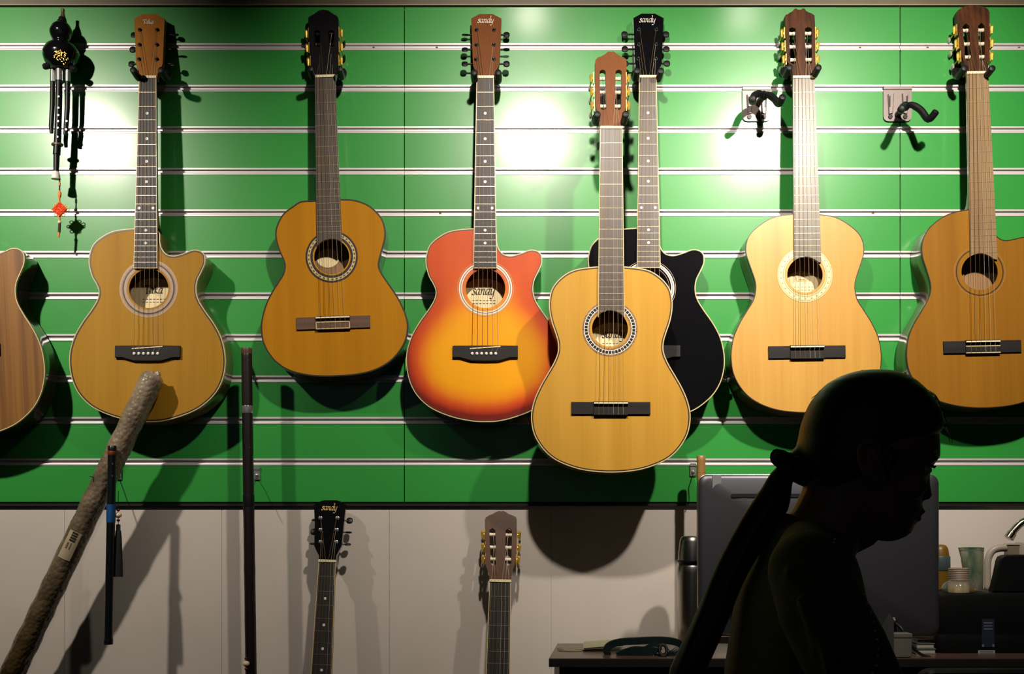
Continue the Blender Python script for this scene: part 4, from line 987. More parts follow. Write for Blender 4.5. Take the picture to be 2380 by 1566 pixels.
# sticker bent round the tube: axis coordinate s (m from the top), angle around
def tube_patch(mb, s0, s1, a0, a1, off, na=6, ns=6):
    side = Vector((0, -1, 0)); side = (side - ax * side.dot(ax)).normalized(); wv = ax.cross(side)
    vs = []
    for i in range(ns + 1):
        for j in range(na + 1):
            s_ = s0 + (s1 - s0) * i / ns; a = a0 + (a1 - a0) * j / na
            Lt = (foot - ta).length; r = .0262 + .0035 * s_ / Lt + .0012 + off
            vs.append(pts[0] + ax * s_ + side * (r * math.cos(a)) + wv * (r * math.sin(a)))
    mb.add(vs, [(i * (na + 1) + j, i * (na + 1) + j + 1, (i + 1) * (na + 1) + j + 1, (i + 1) * (na + 1) + j) for i in range(ns) for j in range(na)])
sy0 = (P(180, 1230, -.105) - ta).length; sy1 = (P(150, 1292, -.102) - ta).length
sg_ = 1 if ax.cross(Vector((0, -1, 0))).x > 0 else -1
A0, A1 = sorted((-.42 * sg_, .62 * sg_))
mb = MB(); tube_patch(mb, sy0, sy1, A0, A1, .0006); st = mb.build('sticker', mat('sticker_paper', S(186, 168, 138), .5, var=.1), root)
mb = MB(); L_ = sy1 - sy0; aa = lambda f: (A0 + (A1 - A0) * f) if sg_ > 0 else (A1 + (A0 - A1) * f)
for k in range(4): tube_patch(mb, sy0 + L_ * (.02 + .088 * k), sy0 + L_ * (.09 + .088 * k), *sorted((aa(.30), aa(.74))), .0010, 3, 1)
for k in range(5): tube_patch(mb, sy0 + L_ * (.42 + .045 * k), sy0 + L_ * (.448 + .045 * k), *sorted((aa(.26), aa(.40))), .0010, 2, 1)
for k in range(6): tube_patch(mb, sy0 + L_ * (.41 + .04 * k), sy0 + L_ * (.43 + .04 * k), *sorted((aa(.52), aa(.62))), .0010, 2, 1)
mb.build('printed_text', M['ink'], st, smooth=0)

# ---------------------------------------------------------------- flutes on hooks
def bracket(label, px, py, side, Yarm):
    c = P(px, py, -.004); root = empty('flute_hook', (c.x, 0, c.z - .014), label, 'wall hook', 'metal hooks holding the flutes')
    b = MB(); b.prism(rrect(-.0075, .000, .0075, .030, .0015, 3), -.0035, -.0018); b.box((-.0075, -.0055, .024), (.0075, -.0018, .031)); b.box((-.0075, -.0035, .0265), (.0075, .0065, .0305)); b.build('clip_plate', M['chrome'], root, smooth=30)
    b = MB(); b.ell((0, -.0065, .011), (.0036, .0036, .0036), 12, 8); b.build('knob', M['chrome'], root)
    b = MB(); b.tube([(0, -.004, .004), (0, -.03, .001), (side * .010, Yarm + .030, .000), (side * .014, Yarm + .012, .002)], .0012, 8); b.build('wire_prong', M['grey_metal'], root)
FL = -.158
def flute(name, label, top, bot, r, m, bands=(), nodes=(), holes=(), Yt=FL, taper=1.0):
    pt, pb = P(top[0], top[1], Yt), P(bot[0], bot[1], Yt)
    root = empty(name, pb, label, 'flute'); n = 40; k = (D + Yt) / F
    q = [(pt - pb) * (1 - i / n) for i in range(n + 1)]; rr = []
    for i in range(n + 1):
        py = top[1] + (bot[1] - top[1]) * i / n; e = sum(math.exp(-((py - a) / 7.0) ** 2) for a in nodes); rr.append(r * k * (1 + (taper - 1) * i / n) * (1 + .07 * e))
    mb = MB(); mb.tube([q[0] + Vector((0, 0, .0012))] + q + [q[-1] - Vector((0, 0, .0012))], [rr[0] * .9] + rr + [rr[-1] * .9], 20); b = mb.build('flute_body', m, root, smooth=50)
    for nm, a, c, mm, e in bands:
        t0, t1 = (a - top[1]) / (bot[1] - top[1]), (c - top[1]) / (bot[1] - top[1]); p0 = (pt - pb) * (1 - t0); p1 = (pt - pb) * (1 - t1)
        MB().tube([p0, p0.lerp(p1, .1), p0.lerp(p1, .9), p1], [r * k * (1 + (taper - 1) * t0) * e * s_ for s_ in (.99, 1.02, 1.02, .99)], 20).build(nm, mm, root)
    for hx in holes:
        t = (hx - top[1]) / (bot[1] - top[1]); p0 = (pt - pb) * (1 - t)
        MB().lathe([(2.6 * k, -.0004), (2.6 * k, .0008)], (p0.x + r * k * .45, p0.y - r * k * .90, p0.z), 'Y', 12).build('finger_hole', M['ink'], b, smooth=0)
    return root, pb, k
dkflute = mat('black_flute_lacquer', (.006, .009, .010), .3, coat=.3, var=.3, scale=20)
blueband = mat('blue_band', S(14, 84, 146), .5, var=.15, scale=80)
redmark = mat('red_brown_binding', S(120, 48, 20), .5, var=.2)
flute('flute', 'short black flute with a blue band hanging in front of the wrapped tube', (261, 1037), (252, 1496), 9.6, dkflute,
      [('red_binding', 1048, 1057, redmark, 1.02), ('blue_band', 1172, 1214, blueband, 1.06), ('end_ring', 1484, 1497, M['black_plastic'], 1.05)], holes=(1078, 1106))
bracket('metal hook beside the top of the short blue-banded flute', 275, 1101, -1, FL)
bamb = wood('dark_bamboo', (.005, .0035, .0035), (.015, .009, .008), .4, .12, streak=(120, 120, 3))
flute('flute', 'long dark bamboo flute with a silver ring, right of the honey guitar', (573, 810), (584, 1600), 12.2, bamb,
      [('silver_ring', 943, 960, M['chrome'], 1.02), ('brown_top', 809, 822, M['bridgebrown'], 1.01), ('dark_joint', 1150, 1178, M['black_plastic'], 1.03)], nodes=(1000, 1180, 1318, 1450), holes=(838, 1040), taper=1.08, Yt=-.100)
bracket('metal hook beside the long dark flute with a silver ring', 597, 1101, -1, -.100)
tan_bamb = wood('tan_bamboo', (.22, .11, .03), (.36, .20, .07), .4, .2, streak=(120, 120, 3))
flute('flute', 'tan bamboo flute standing up behind the silver monitor', (1629.5, 1060), (1629.5, 1496.5), 10.2, tan_bamb, [('node_ring', 1097, 1103, M['bridgebrown'], 1.02)], nodes=(1100, 1245), holes=(), Yt=-.084)
bracket('metal hook beside the tan bamboo flute at the monitor', 1611, 1093, 1, -.084)
# tassels
tasm = mat('black_tassel', (.006, .007, .008), .8, var=.5, scale=500, stretch=(1, 1, .03), bump=.3)
redb = mat('dark_red_bead', S(110, 22, 20), .35, var=.2)
def tassel(label, x0, y0, yb0, yt, yend, Y, w=10.5):
    c = P(x0, yend, Y); root = empty('tassel', c, label, 'tassel', None); k = (D + Y) / F; z = lambda py: (yend - py) * k
    MB().tube([(-.004, .012, z(y0 - 30)), (-.001, .002, z(y0 - 8)), (0, 0, z(yt))], .0008, 6).build('cord', thread, root)
    for py, r, m in ((yb0, 4, redb), (yb0 + 12, 8, M['bone']), (yb0 + 24, 4, redb)): MB().ell((0, 0, z(py)), (r * k, r * k, r * k * .85), 14, 8).build('bead', m, root)
    if yend > yt: 
        MB().lathe([(2 * k, z(yt)), (5 * k, z(yt + 1)), (5.2 * k, z(yt + 14)), (6.5 * k, z(yt + 16)), (8 * k, z(yt + 32)), (w * k, z(yend - 20)), (w * k * 1.02, z(yend)), (w * .5 * k, z(yend - 1))], (0, 0, 0), 'Z', 22, sy=.6).build('thread_skirt', tasm, root)
    return root
tassel('black tassel with red and white beads beside the short blue-banded flute', 275, 1170, 1185, 1218, 1340, FL + .008)
tassel('red and white beaded tassel beside the long dark flute at the bottom edge', 572, 1515, 1530, 1566, 1690, -.118)
# ---------------------------------------------------------------- desk and the things on it
DZ = .7778; DF, DB = -.360, -.070
wdesk = wood('dark_desk_laminate', (.060, .034, .024), (.11, .062, .044), .36, .15, streak=(2, 60, 60)); ddark = mat('black_desk_frame', (.010, .010, .011), .5, var=.2)
xl0, xl1 = P(1276, 1530, DF).x, P(1296, 1497, DB).x; xr = 1.42
desk = empty('desk', ((xl0 + xr) / 2, (DF + DB) / 2, 0), 'long narrow dark wooden desk against the white wall', 'desk')
dx, dy = desk.location.x, desk.location.y
mb = MB(); t = .017
a = [(xl0 - dx, DF - dy), (xr - dx, DF - dy), (xr - dx, DB - dy), (xl1 - dx, DB - dy)]
vs = [(x, y, DZ) for x, y in a] + [(x, y, DZ - t) for x, y in a]
mb.add(vs, [(0, 1, 2, 3), (7, 6, 5, 4), (0, 4, 5, 1), (1, 5, 6, 2), (2, 6, 7, 3), (3, 7, 4, 0)])
top = mb.build('desktop', wdesk, desk, smooth=0)
mb = MB(); mb.box((xl0 - dx - .0004, DF - dy - .0014, DZ - t - .0005), (xr - dx, DF - dy - .0001, DZ - .0012)); mb.build('front_edge', ddark, desk, smooth=0)
mb = MB(); mb.box((xl0 + .022 - dx, DF + .010 - dy, DZ - t - .075), (xr - .03 - dx, DB - .01 - dy, DZ - t)); mb.build('apron', ddark, desk, smooth=0)
mb = MB(); mb.box((xl0 + .20 - dx, DF + .010 - dy, 0), (xl0 + .218 - dx, DB - .01 - dy, DZ - t - .075)); mb.build('side_panel', ddark, desk, smooth=0)
mb = MB(); mb.box((xr - .03 - dx, DF + .010 - dy, 0), (xr - .012 - dx, DB - .01 - dy, DZ - t)); mb.build('side_panel', ddark, desk, smooth=0)
mb = MB(); mb.box((xl0 + .218 - dx, DF + .012 - dy, .14), (xr - .03 - dx, DF + .028 - dy, DZ - t - .075)); mb.build('front_panel', ddark, desk, smooth=0)
def on(px, Y): return Vector((P(px, 0, Y).x, Y, DZ))
# thermos flask
YT = -.152; k = (D + YT) / F; c = on(1611, YT); th = empty('thermos_flask', c, 'brushed steel thermos flask standing behind the left edge of the monitor', 'thermos flask')
base = HZ + (ZE - DZ) / k; z = lambda py: (base - py) * k
MB().lathe([(33 * k, 0), (35.5 * k, .004), (36 * k, z(1440)), (36.5 * k, z(1330)), (35.5 * k, z(1317)), (33.5 * k, z(1313))], (0, 0, 0), 'Z', 40).build('flask_body', M['steel'], th, smooth=40)
MB().lathe([(33 * k, z(1314)), (33 * k, z(1308)), (36 * k, z(1306)), (36.4 * k, z(1302)), (35 * k, z(1301))], (0, 0, 0), 'Z', 40).build('black_collar', M['black_plastic'], th)
MB().lathe([(34.5 * k, z(1302)), (34.5 * k, z(1290)), (31 * k, z(1258)), (28 * k, z(1249)), (25 * k, z(1246)), (6 * k, z(1245))], (0, 0, 0), 'Z', 40).build('cup_lid', M['steel'], th, smooth=50)
mb = MB(); vs = []
for i in range(7):
    a = -1.32 + .62 * i / 6
    for py in (1347, 1325): vs.append((36.7 * k * math.sin(a + 1.55) * 1.0, -36.7 * k * math.cos(a + 1.55), z(py)))
mb.add(vs, [(2 * i, 2 * i + 2, 2 * i + 3, 2 * i + 1) for i in range(6)]); sk = mb.build('sticker', mat('grey_sticker', S(120, 116, 112), .5), th)
mb = MB()
for i, a in enumerate((.27, .36, .45, .56)):
    mb.box((36.95 * k * math.sin(a) - .0012, -36.95 * k * math.cos(a) - .0002, z(1343 - 4 * (i % 2))), (36.95 * k * math.sin(a) + .0012, -36.95 * k * math.cos(a) + .0001, z(1330)))
mb.build('printed_text', M['ink'], sk, smooth=0)
# monitor seen from behind
YM = -.285; k = (D + YM) / F; mx_ = P(1901, 0, YM).x; mon = empty('computer_monitor', (mx_, YM, DZ), 'large silver monitor seen from behind, partly hidden by the seated woman', 'monitor')
silver = mat('satin_aluminium', (.105, .106, .122), .42, .8, var=.05, scale=4); silver_e = mat('bright_edge', (.70, .68, .64), .25, .9)
z0, z1 = P(0, 1478, YM).z - DZ, P(0, 1103, YM).z - DZ; w = (2180 - 1622) / 2 * k
pts = rrect(-w, z0, w, z1, 21 * k, 6); n = len(pts)
mb = MB(); rings = []
for s_, yb in ((1, .0), (1, -.004), (.985, -.0085), (.95, -.0105), (.6, -.018), (.3, -.022)):
    cz_ = (z0 + z1) / 2; rings.append([(x * s_, yb, cz_ + (zz - cz_) * s_) for x, zz in pts])
mb.loft(rings); mb.build('back_shell', silver, mon, smooth=50)
mb = MB(); mb.prism(pts, .0005, .0085); mb.build('bezel', M['black_plastic'], mon, smooth=30)
mb = MB(); mb.prism(inset(pts, .012), .0087, .0092); mb.build('screen', mat('screen_glass', (.01, .01, .012), .08, coat=.5), mon, smooth=0)
mb = MB(); i1 = inset(pts, -.0005); i2 = inset(pts, .0008)
mb.add([(x, -.0042, zz) for x, zz in i2] + [(x, -.0035, zz) for x, zz in i1] + [(x, .0004, zz) for x, zz in i1], [(q * n + i, q * n + (i + 1) % n, (q + 1) * n + (i + 1) % n, (q + 1) * n + i) for q in range(2) for i in range(n)]); mb.build('shell_rim', silver_e, mon)
zs = P(0, 1152, YM).z - DZ; mb = MB(); mb.prism(rrect((1696 - 1901) * k, zs - 4.2 * k, (2106 - 1901) * k, zs + 4.2 * k, 3.6 * k, 4), -.0172, -.010); mb.build('vent_slot', M['black_strip'], mon, smooth=0)
mb = MB(); mb.box(((1654 - 1901) * k, -.0118, P(0, 1135, YM).z - DZ), ((1674 - 1901) * k, -.0095, P(0, 1104, YM).z - DZ)); mb.build('tape_strip', mat('grey_tape', (.22, .22, .22), .5), mon, smooth=0)
mb = MB(); mb.tube([(0, -.034, z0 + .14), (0, -.044, z0 + .08), (0, -.040, z0 + .01), (0, -.030, .006)], .055, 14, flat=.10, up=(1, 0, 0)); mb.box((-.075, -.060, 0), (.075, .075, .006)); mb.build('stand', silver, mon, smooth=40)
# printer
blackp = mat('printer_black', (.003, .0035, .004), .5, spec=.2, var=.2, scale=30)
YP0, YP1 = -.268, -.075; xa, xb = P(2174, 0, YP0).x, P(2478, 0, YP0).x; pr = empty('printer', ((xa + xb) / 2, (YP0 + YP1) / 2, DZ), 'bulky black printer at the bottom right with a raised rear tray', 'printer')
px_, py_ = pr.location.x, pr.location.y; hp = P(0, 1379, YP0).z - DZ; w = (xb - xa) / 2; h2_ = (YP1 - YP0) / 2
mb = MB(); rings = []
for zz, s_ in ((0, .985), (.004, 1), (hp * .30, 1), (hp * .32, .992), (hp * .34, 1), (hp - .008, 1), (hp - .002, .985), (hp, .95)):
    rings.append([(x * s_, y * s_, zz) for x, y in rrect(-w, -h2_, w, h2_, .02, 5)])
mb.loft(rings); mb.build('printer_body', blackp, pr, smooth=40)
kt = (D + YP0 + .03) / F; tl = lambda px, py: ((px - CX) * kt - px_, ZE + (HZ - py) * kt - DZ)
q = [tl(2308, 1376), tl(2316, 1340), tl(2324, 1302), tl(2328, 1294), tl(2336, 1290), tl(2348, 1289), tl(2440, 1289), tl(2446, 1376)]
mb = MB(); mb.prism(q, YP0 + .03 - py_, YP0 + .055 - py_, ch=.003); mb.build('rear_tray', blackp, pr, smooth=30)
kf = (D + YP0) / F; fl = lambda px, py: ((px - CX) * kf - px_, ZE + (HZ - py) * kf - DZ)
yf = -h2_ - .0004
def decal(name, x0, y0, x1, y1, m, d=.0003, parent=None):
    a, b = fl(x0, y1), fl(x1, y0); o = MB().box((a[0], yf - d, a[1]), (b[0], yf + .001, b[1])).build(name, m, parent or pr, smooth=0); return o
wst = decal('white_sticker', 2273, 1511, 2312, 1526, mat('dim_white_sticker', (.33, .33, .36), .5))
for i in range(3): decal('printed_line', 2276, 1513.5 + 4 * i, 2309 - 6 * (i == 2), 1515.0 + 4 * i, M['ink'], .0006, wst)
bst = decal('blue_sticker', 2282, 1438, 2311, 1503, mat('dark_blue_sticker', (.010, .014, .036), .5))
bw_ = mat('dim_blue_white', (.12, .13, .18), .5)
decal('white_patch', 2282, 1497, 2287, 1503, bw_, .0006, bst); decal('white_patch', 2306, 1497, 2311, 1503, bw_, .0006, bst)
for i in range(3): decal('printed_line', 2286, 1446 + 7 * i, 2306, 1448.5 + 7 * i, bw_, .0006, bst)
# things on the printer
ZP = hp + DZ
def onp(px, Y): return Vector((P(px, 0, Y).x, Y, ZP))
def zed(Y, base_z):
    k = (D + Y) / F; b = HZ + (ZE - base_z) / k; return k, (lambda py: (b - py) * k)
mustard = mat('mustard_plastic', S(112, 80, 12), .4, var=.08); bluegrey = mat('slate_blue_band', S(66, 80, 84), .45, var=.1)
Y = -.13; k, z = zed(Y, ZP); o = empty('mustard_bottle', onp(2184, Y), 'mustard yellow bottle with a slate blue band beside the right edge of the monitor', 'bottle')
MB().lathe([(20 * k, 0), (22 * k, .002), (22 * k, z(1326))], (0, 0, 0), 'Z', 28).build('bottle_body', mustard, o, smooth=40)
MB().lathe([(22.3 * k, z(1326)), (23.6 * k, z(1324)), (23.4 * k, z(1294)), (22.4 * k, z(1292))], (0, 0, 0), 'Z', 28).build('blue_band', bluegrey, o)
MB().lathe([(21.6 * k, z(1293)), (19 * k, z(1276)), (15 * k, z(1268)), (9 * k, z(1265.5)), (2 * k, z(1265))], (0, 0, 0), 'Z', 28).build('cap', mustard, o, smooth=60)
# clear squat bottle
clear = mat('clear_plastic', (.86, .84, .78), .08, trans=.92, spec=.4); frost = mat('frosted_cap', S(146, 126, 110), .5, trans=.2, var=.1, scale=80)
Y = -.222; k, z = zed(Y, ZP); o = empty('clear_bottle', onp(2228, Y), 'small clear bottle with a frosted screw cap on the printer', 'bottle')
MB().lathe([(30 * k, 0), (36 * k, .002), (37.5 * k, z(1366)), (34 * k, z(1356)), (24 * k, z(1349)), (21 * k, z(1345))], (0, 0, 0), 'Z', 32).build('bottle_body', clear, o, smooth=60)
cp = []
for i in range(13): cp += [((22.4 if i % 2 else 23.2) * k, z(1347 - 2.1 * i))]
MB().lathe(cp + [(20 * k, z(1319.5)), (3 * k, z(1319))], (0, 0, 0), 'Z', 36).build('screw_cap', frost, o)
MB().lathe([(15 * k, .0015), (16 * k, .002), (16 * k, z(1353)), (14 * k, z(1351))], (0, 0, 0), 'Z', 24).build('white_contents', M['paper'], o)
# snack pouch
pouch = mat('green_foil', (.035, .085, .05), .3, .25, col2=(.25, .25, .165), scale=26, stretch=(1.6, 1, .6), bump=.3, coat=.4)
Y = -.175; k, z = zed(Y, ZP); o = empty('foil_pouch', onp(2258, Y), 'green and silver foil pouch standing between the clear bottle and the white handle', 'pouch')
rings = []
for py, x0, x1, dpt in ((1371, 2234, 2284, 14), (1350, 2236, 2285, 15), (1320, 2237, 2285, 12), (1296, 2233, 2286, 8), (1281, 2229, 2286.5, 3), (1278, 2228, 2287, 1.4), (1272.5, 2226.5, 2287.5, 1.2)):
    cxp, hw = (x0 + x1) / 2, (x1 - x0) / 2
    rings.append([((cxp - 2258 + hw * math.copysign(abs(math.cos(a)) ** .7, math.cos(a))) * k, dpt * k * math.sin(a) * (1 + .15 * math.sin(3 * a + py)), max(0, z(py)) + (0.0012 * math.cos(6 * a) if py < 1275 else 0)) for a in [2 * PI * i / 28 for i in range(28)]])
mb = MB().loft(rings); mb.build('pouch_body', pouch, o, smooth=60)
mb = MB(); mb.box((-30 * k, -.0022, z(1279.5)), (29 * k, -.0012, z(1277.8))); mb.build('seal_seam', M['grey_metal'], o, smooth=0)
# white handle arch with a clear tub on top
whitep = mat('offwhite_plastic', S(160, 152, 138), .4, var=.06)
Y = -.095; k, z = zed(Y, ZP); o = empty('white_handle_jug', onp(2345, Y), 'off-white arched handle of a jug at the right edge behind the printer', 'jug')
xx = lambda px: (px - 2345) * k
path = catmull([(2295, 1374), (2295, 1340), (2295, 1312), (2298, 1294), (2307, 1280), (2322, 1274), (2345, 1273), (2372, 1273)], 5, closed=False)
MB().tube([(xx(a), 0, max(0.0, z(b))) for a, b in path], [9.6 * k] * (len(path)), 16, flat=.8).build('handle', whitep, o, smooth=60)
MB().lathe([(46 * k, 0.0), (50 * k, .003), (52 * k, z(1320)), (50 * k, z(1262)), (48 * k, z(1260))], (xx(2414), 0, 0), 'Z', 36).build('jug_body', whitep, o, smooth=50)
mb = MB(); mb.box((xx(2338), -.010, z(1290)), (xx(2372), .010, z(1266))); mb.build('handle_joint', mat('smoky_plastic', S(120, 108, 92), .3, var=.2), o, smooth=0)
mb = MB(); mb.prism([(xx(2336), z(1266)), (xx(2338), z(1263)), (xx(2440), z(1262)), (xx(2440), z(1266))], -.012, .012); mb.build('lid', whitep, o, smooth=0)
# faucet
Y = -.075; k = (D + Y) / F; fx = P(2525, 0, Y).x; o = empty('faucet', (fx, Y, DZ), 'curved chrome faucet spout reaching in from the right edge', 'faucet')
q = [P(2525, 1400, Y), P(2525, 1262, Y), P(2510, 1222, Y), P(2462, 1202, Y), (P(2410, 1203, Y)), P(2378, 1213, Y), P(2364, 1224, Y), P(2354, 1236, Y)]
q = [Vector((p.x - fx, 0, p.z - DZ)) for p in q]; pth = [Vector((0, 0, 0))] + [Vector(p) for p in catmull([tuple(p) for p in q], 5, closed=False)]
warmchrome = mat('warm_chrome', (.55, .48, .40), .2, 1.0, var=.1)
MB().tube(pth, 8.6 * k, 16).build('spout', warmchrome, o, smooth=60)
e = pth[-1]; dd = Vector((-.55, 0, -.83)); MB().tube([e - dd * .004, e + dd * .002, e + dd * .003, e + dd * .017, e + dd * .0185], [8.8 * k, 8.8 * k, 11 * k, 11.2 * k, 9 * k], 18).build('aerator', warmchrome, o)
MB().lathe([(.028, 0), (.028, .006), (.016, .02), (.012, .05)], (0, 0, 0), 'Z', 24).build('base', warmchrome, o)
# small clutter under the monitor
def on2(px, Y): return Vector((P(px, 0, Y).x, Y, DZ))
Y = -.336; k, z = zed(Y, DZ); o = empty('grey_tub', on2(2089, Y), 'small rounded grey tub on the desk beside the woman\'s chest', 'tub')
greyw = mat('dull_white_plastic', S(104, 102, 95), .5, var=.06)
MB().rbox((-26 * k, -.013, 0), (26 * k, .013, z(1480)), 7 * k).build('tub_body', greyw, o, smooth=40)
MB().rbox((-26.5 * k, -.0140, z(1481)), (26.5 * k, .0140, z(1470)), 4 * k).build('tub_lid', greyw, o, smooth=40)
Y = -.20
Y = -.125; k, z = zed(Y, DZ)
gb1 = mat('grey_green_cover', (.10, .12, .11), .6, var=.1); pagem = mat('page_edges', (.40, .38, .32), .7, var=.2, scale=200, stretch=(1, 1, 12))
def book(label, px0, px1, z0, h, Y0, m, grp):
    k = (D + Y0) / F; x0, x1 = (px0 - CX) * k, (px1 - CX) * k; c = ((x0 + x1) / 2, Y0 + .06, z0); o = empty('book', c, label, 'book', grp); w = (x1 - x0) / 2
    mb = MB(); mb.box((-w, -.06, 0), (w, .06, .0016)); mb.box((-w, -.06, h - .0016), (w, .06, h)); mb.box((-w, -.06, 0), (-w + .0016, .06, h)); mb.build('cover', m, o, smooth=0)
    MB().box((-w + .0017, -.0585, .0017), (w - .002, .058, h - .0017)).build('pages', pagem, o, smooth=0)
book('lower grey-green book of the two lying by the printer', 2128, 2176, DZ, .012, -.285, gb1, 'books lying by the printer')
book('upper grey-green book of the two lying by the printer', 2130, 2173, DZ + .0122, .011, -.283, gb1, 'books lying by the printer')
for i, (p0, p1, y0, mm, lb) in enumerate(((2129, 2141, 1486, mustard, 'left yellow carton standing on the grey books under the monitor'), (2144, 2158, 1486, mustard, 'right yellow carton standing on the grey books under the monitor'), (2163, 2171, 1478, mat('dusty_pink_card', S(190, 160, 150), .6), 'narrow pinkish carton next to the yellow cartons by the printer'))):
    Yb = -.24; kb = (D + Yb) / F; x0, x1 = (p0 - CX) * kb, (p1 - CX) * kb; zb = DZ + .0234; ht = P(0, y0, Yb).z - zb
    o = empty('carton', ((x0 + x1) / 2, Yb, zb), lb, 'carton', None); w = (x1 - x0) / 2
    MB().box((-w, -.011, 0), (w, .011, ht)).build('box', mm, o, smooth=0); MB().box((-w - .0002, -.0112, ht * .72), (w + .0002, .0112, ht + .0006)).build('lid_flap', mm, o, smooth=0)
# white tilted card and black cable
Yc = -.328; k, z = zed(Yc, DZ)
cabm = mat('black_cable', (.006, .006, .007), .4)
q = [P(2072, 1428, -.29), P(2080, 1446, -.30), P(2096, 1462, -.315), P(2118, 1500, -.325), P(2140, 1520, -.326), (P(2162, 1527, -.327))]
c = Vector((q[-1].x, q[-1].y, DZ)); o = MB().tube([Vector(p) - c for p in catmull([tuple(p) for p in q], 5, closed=False)], [.0062] * 6 + [.0032] * 20, 10).build('cable', cabm); o.location = c; tag(o, 'black cable hanging down in front of the grey tub', 'cable')
cq = P(2062, 1500, -.352); o = empty('white_card', (cq.x, -.352, DZ), 'tilted pale card leaning beside the grey tub', 'card')
kk = (D - .352) / F; qq = [((a - 2062) * kk, P(0, b, -.352).z - DZ) for a, b in ((2044, 1466), (2066, 1425), (2077, 1440), (2048, 1468))]
MB().prism([(qq[0][0], .0), qq[0], qq[1], qq[2], (qq[2][0], 0)], -.0012, .0012).build('card_face', mat('dim_card', S(58, 60, 58), .5, var=.1), o, smooth=0)
# face mask, strap, cable loops on the left end of the desk
maskm = mat('pale_green_mask', S(150, 148, 116), .8, var=.08, scale=60)
c = on2(1392, -.15); o = empty('face_mask', c, 'pale green pleated face mask lying on the left end of the desk', 'face mask')
mb = MB(); rows = []
for j in range(9):
    yv = -.045 + .16 * j / 8 - .04; rows.append([(-.042 + .088 * i / 10 + .012 * (j / 8), yv, .004 + .003 * (j % 2) + .0065 * (i / 10)) for i in range(11)])
mb.add([p for r in rows for p in r], [(j * 11 + i, j * 11 + i + 1, (j + 1) * 11 + i + 1, (j + 1) * 11 + i) for j in range(8) for i in range(10)]); mb.build('pleated_panel', maskm, o, smooth=20)
for dy in (0, 1):
    l = catmull([(-.038, -.07), (-.062, -.085), (-.088, -.078), (-.094, -.06 + .02 * dy), (-.075, -.045), (-.040, -.035)], 4, closed=False)
    MB().tube([(a, b + .016 * dy, .0012 + .001 * dy) for a, b in l], .0011, 6).build('ear_loop', maskm, o)
MB().tube([(-.040, -.0855, .0062), (0, -.086, .0095), (.046, -.086, .0135)], .0013, 6).build('nose_wire', M['dark_line'], o)
strapm = mat('dark_green_webbing', (.0015, .011, .009), .7, spec=.2, var=.3, scale=120, bump=.1)
Ys = -.300; k, z = zed(Ys, DZ); c = on2(1500, Ys); o = empty('guitar_strap', c, 'folded dark green strap on the desk left of the woman', 'strap')
def ribbon(mb, pts, wid, thick=.0022, depth=.040):
    # pts: (px, py of the middle of the band edge, y offset); band stands on edge, wid in px
    vs = []; n = len(pts)
    for i, (px, py, yo) in enumerate(pts):
        a = pts[max(i - 1, 0)]; b = pts[min(i + 1, n - 1)]; t = Vector((b[0] - a[0], -(b[1] - a[1]))).normalized(); nn = Vector((-t.y, t.x))
        for s_, yy in ((1, 0), (1, .012), (-1, .012), (-1, 0)):
            w_ = wid[i] / 2; vs.append(((px - 1500 + nn.x * w_ * s_) * k, yo + yy, max(.0004, (z(py) + nn.y * w_ * s_ * k))))
    fs = []
    for i in range(n - 1):
        for q_ in range(4): q2 = (q_ + 1) % 4; fs.append((i * 4 + q_, i * 4 + q2, (i + 1) * 4 + q2, (i + 1) * 4 + q_))
    fs += [(0, 1, 2, 3), ((n - 1) * 4 + 3, (n - 1) * 4 + 2, (n - 1) * 4 + 1, (n - 1) * 4)]
    mb.add(vs, fs)
mb = MB()
p1 = catmull([(1420, 1521, 0), (1412, 1519, 0), (1410, 1510, 0), (1420, 1499, 0), (1445, 1492, 0), (1480, 1490, 0), (1520, 1488, 0), (1552, 1489, 0), (1575, 1494, .004), (1590, 1503, .01)], 4, closed=False)
ribbon(mb, p1, [10 + 6 * min(1, i / 8) for i in range(len(p1))]); mb.build('upper_band', strapm, o, smooth=50)
mb = MB(); p2 = catmull([(1432, 1522, -.012), (1448, 1518, -.012), (1474, 1514, -.014), (1500, 1514, -.014), (1520, 1504, -.010), (1532, 1497, -.004)], 4, closed=False)
ribbon(mb, p2, [12 + 14 * min(1, i / 8) for i in range(len(p2))]); mb.build('lower_band', strapm, o, smooth=50)
mb = MB(); p3 = catmull([(1520, 1522, -.010), (1545, 1522, -.012), (1570, 1518, -.008), (1592, 1510, 0)], 4, closed=False); ribbon(mb, p3, [5 + 9 * min(1, i / 6) for i in range(len(p3))]); mb.build('tail_band', strapm, o, smooth=50)
Ye = -.325; k2, z2 = zed(Ye, DZ); c = on2(1538, Ye); o = empty('earphone_cable', c, 'small tangle of black earphone cable beside the dark green strap', 'cable')
e2 = lambda a, b, y=0: ((a - 1538) * k2, y, max(.0016, z2(b)))
MB().tube([e2(1541 + 8.5 * math.cos(t), 1511 + 12.5 * math.sin(t), -.004 * math.sin(t)) for t in np.linspace(0, 2 * PI, 25)], .0034, 10).build('coil', cabm, o)
MB().tube([e2(a, b, y) for a, b, y in catmull([(1506, 1508, -.004), (1518, 1503, -.008), (1529, 1506, -.010), (1524, 1518, -.006), (1536, 1523, 0), (1560, 1511, -.004), (1572, 1503, 0)], 5, closed=False)], .0013, 8).build('wire', cabm, o)
MB().tube([e2(a, b, y) for a, b, y in catmull([(1549, 1503, .006), (1560, 1516, .002), (1566, 1516, 0), (1584, 1506, .004)], 5, closed=False)], .0010, 8).build('wire', cabm, o)
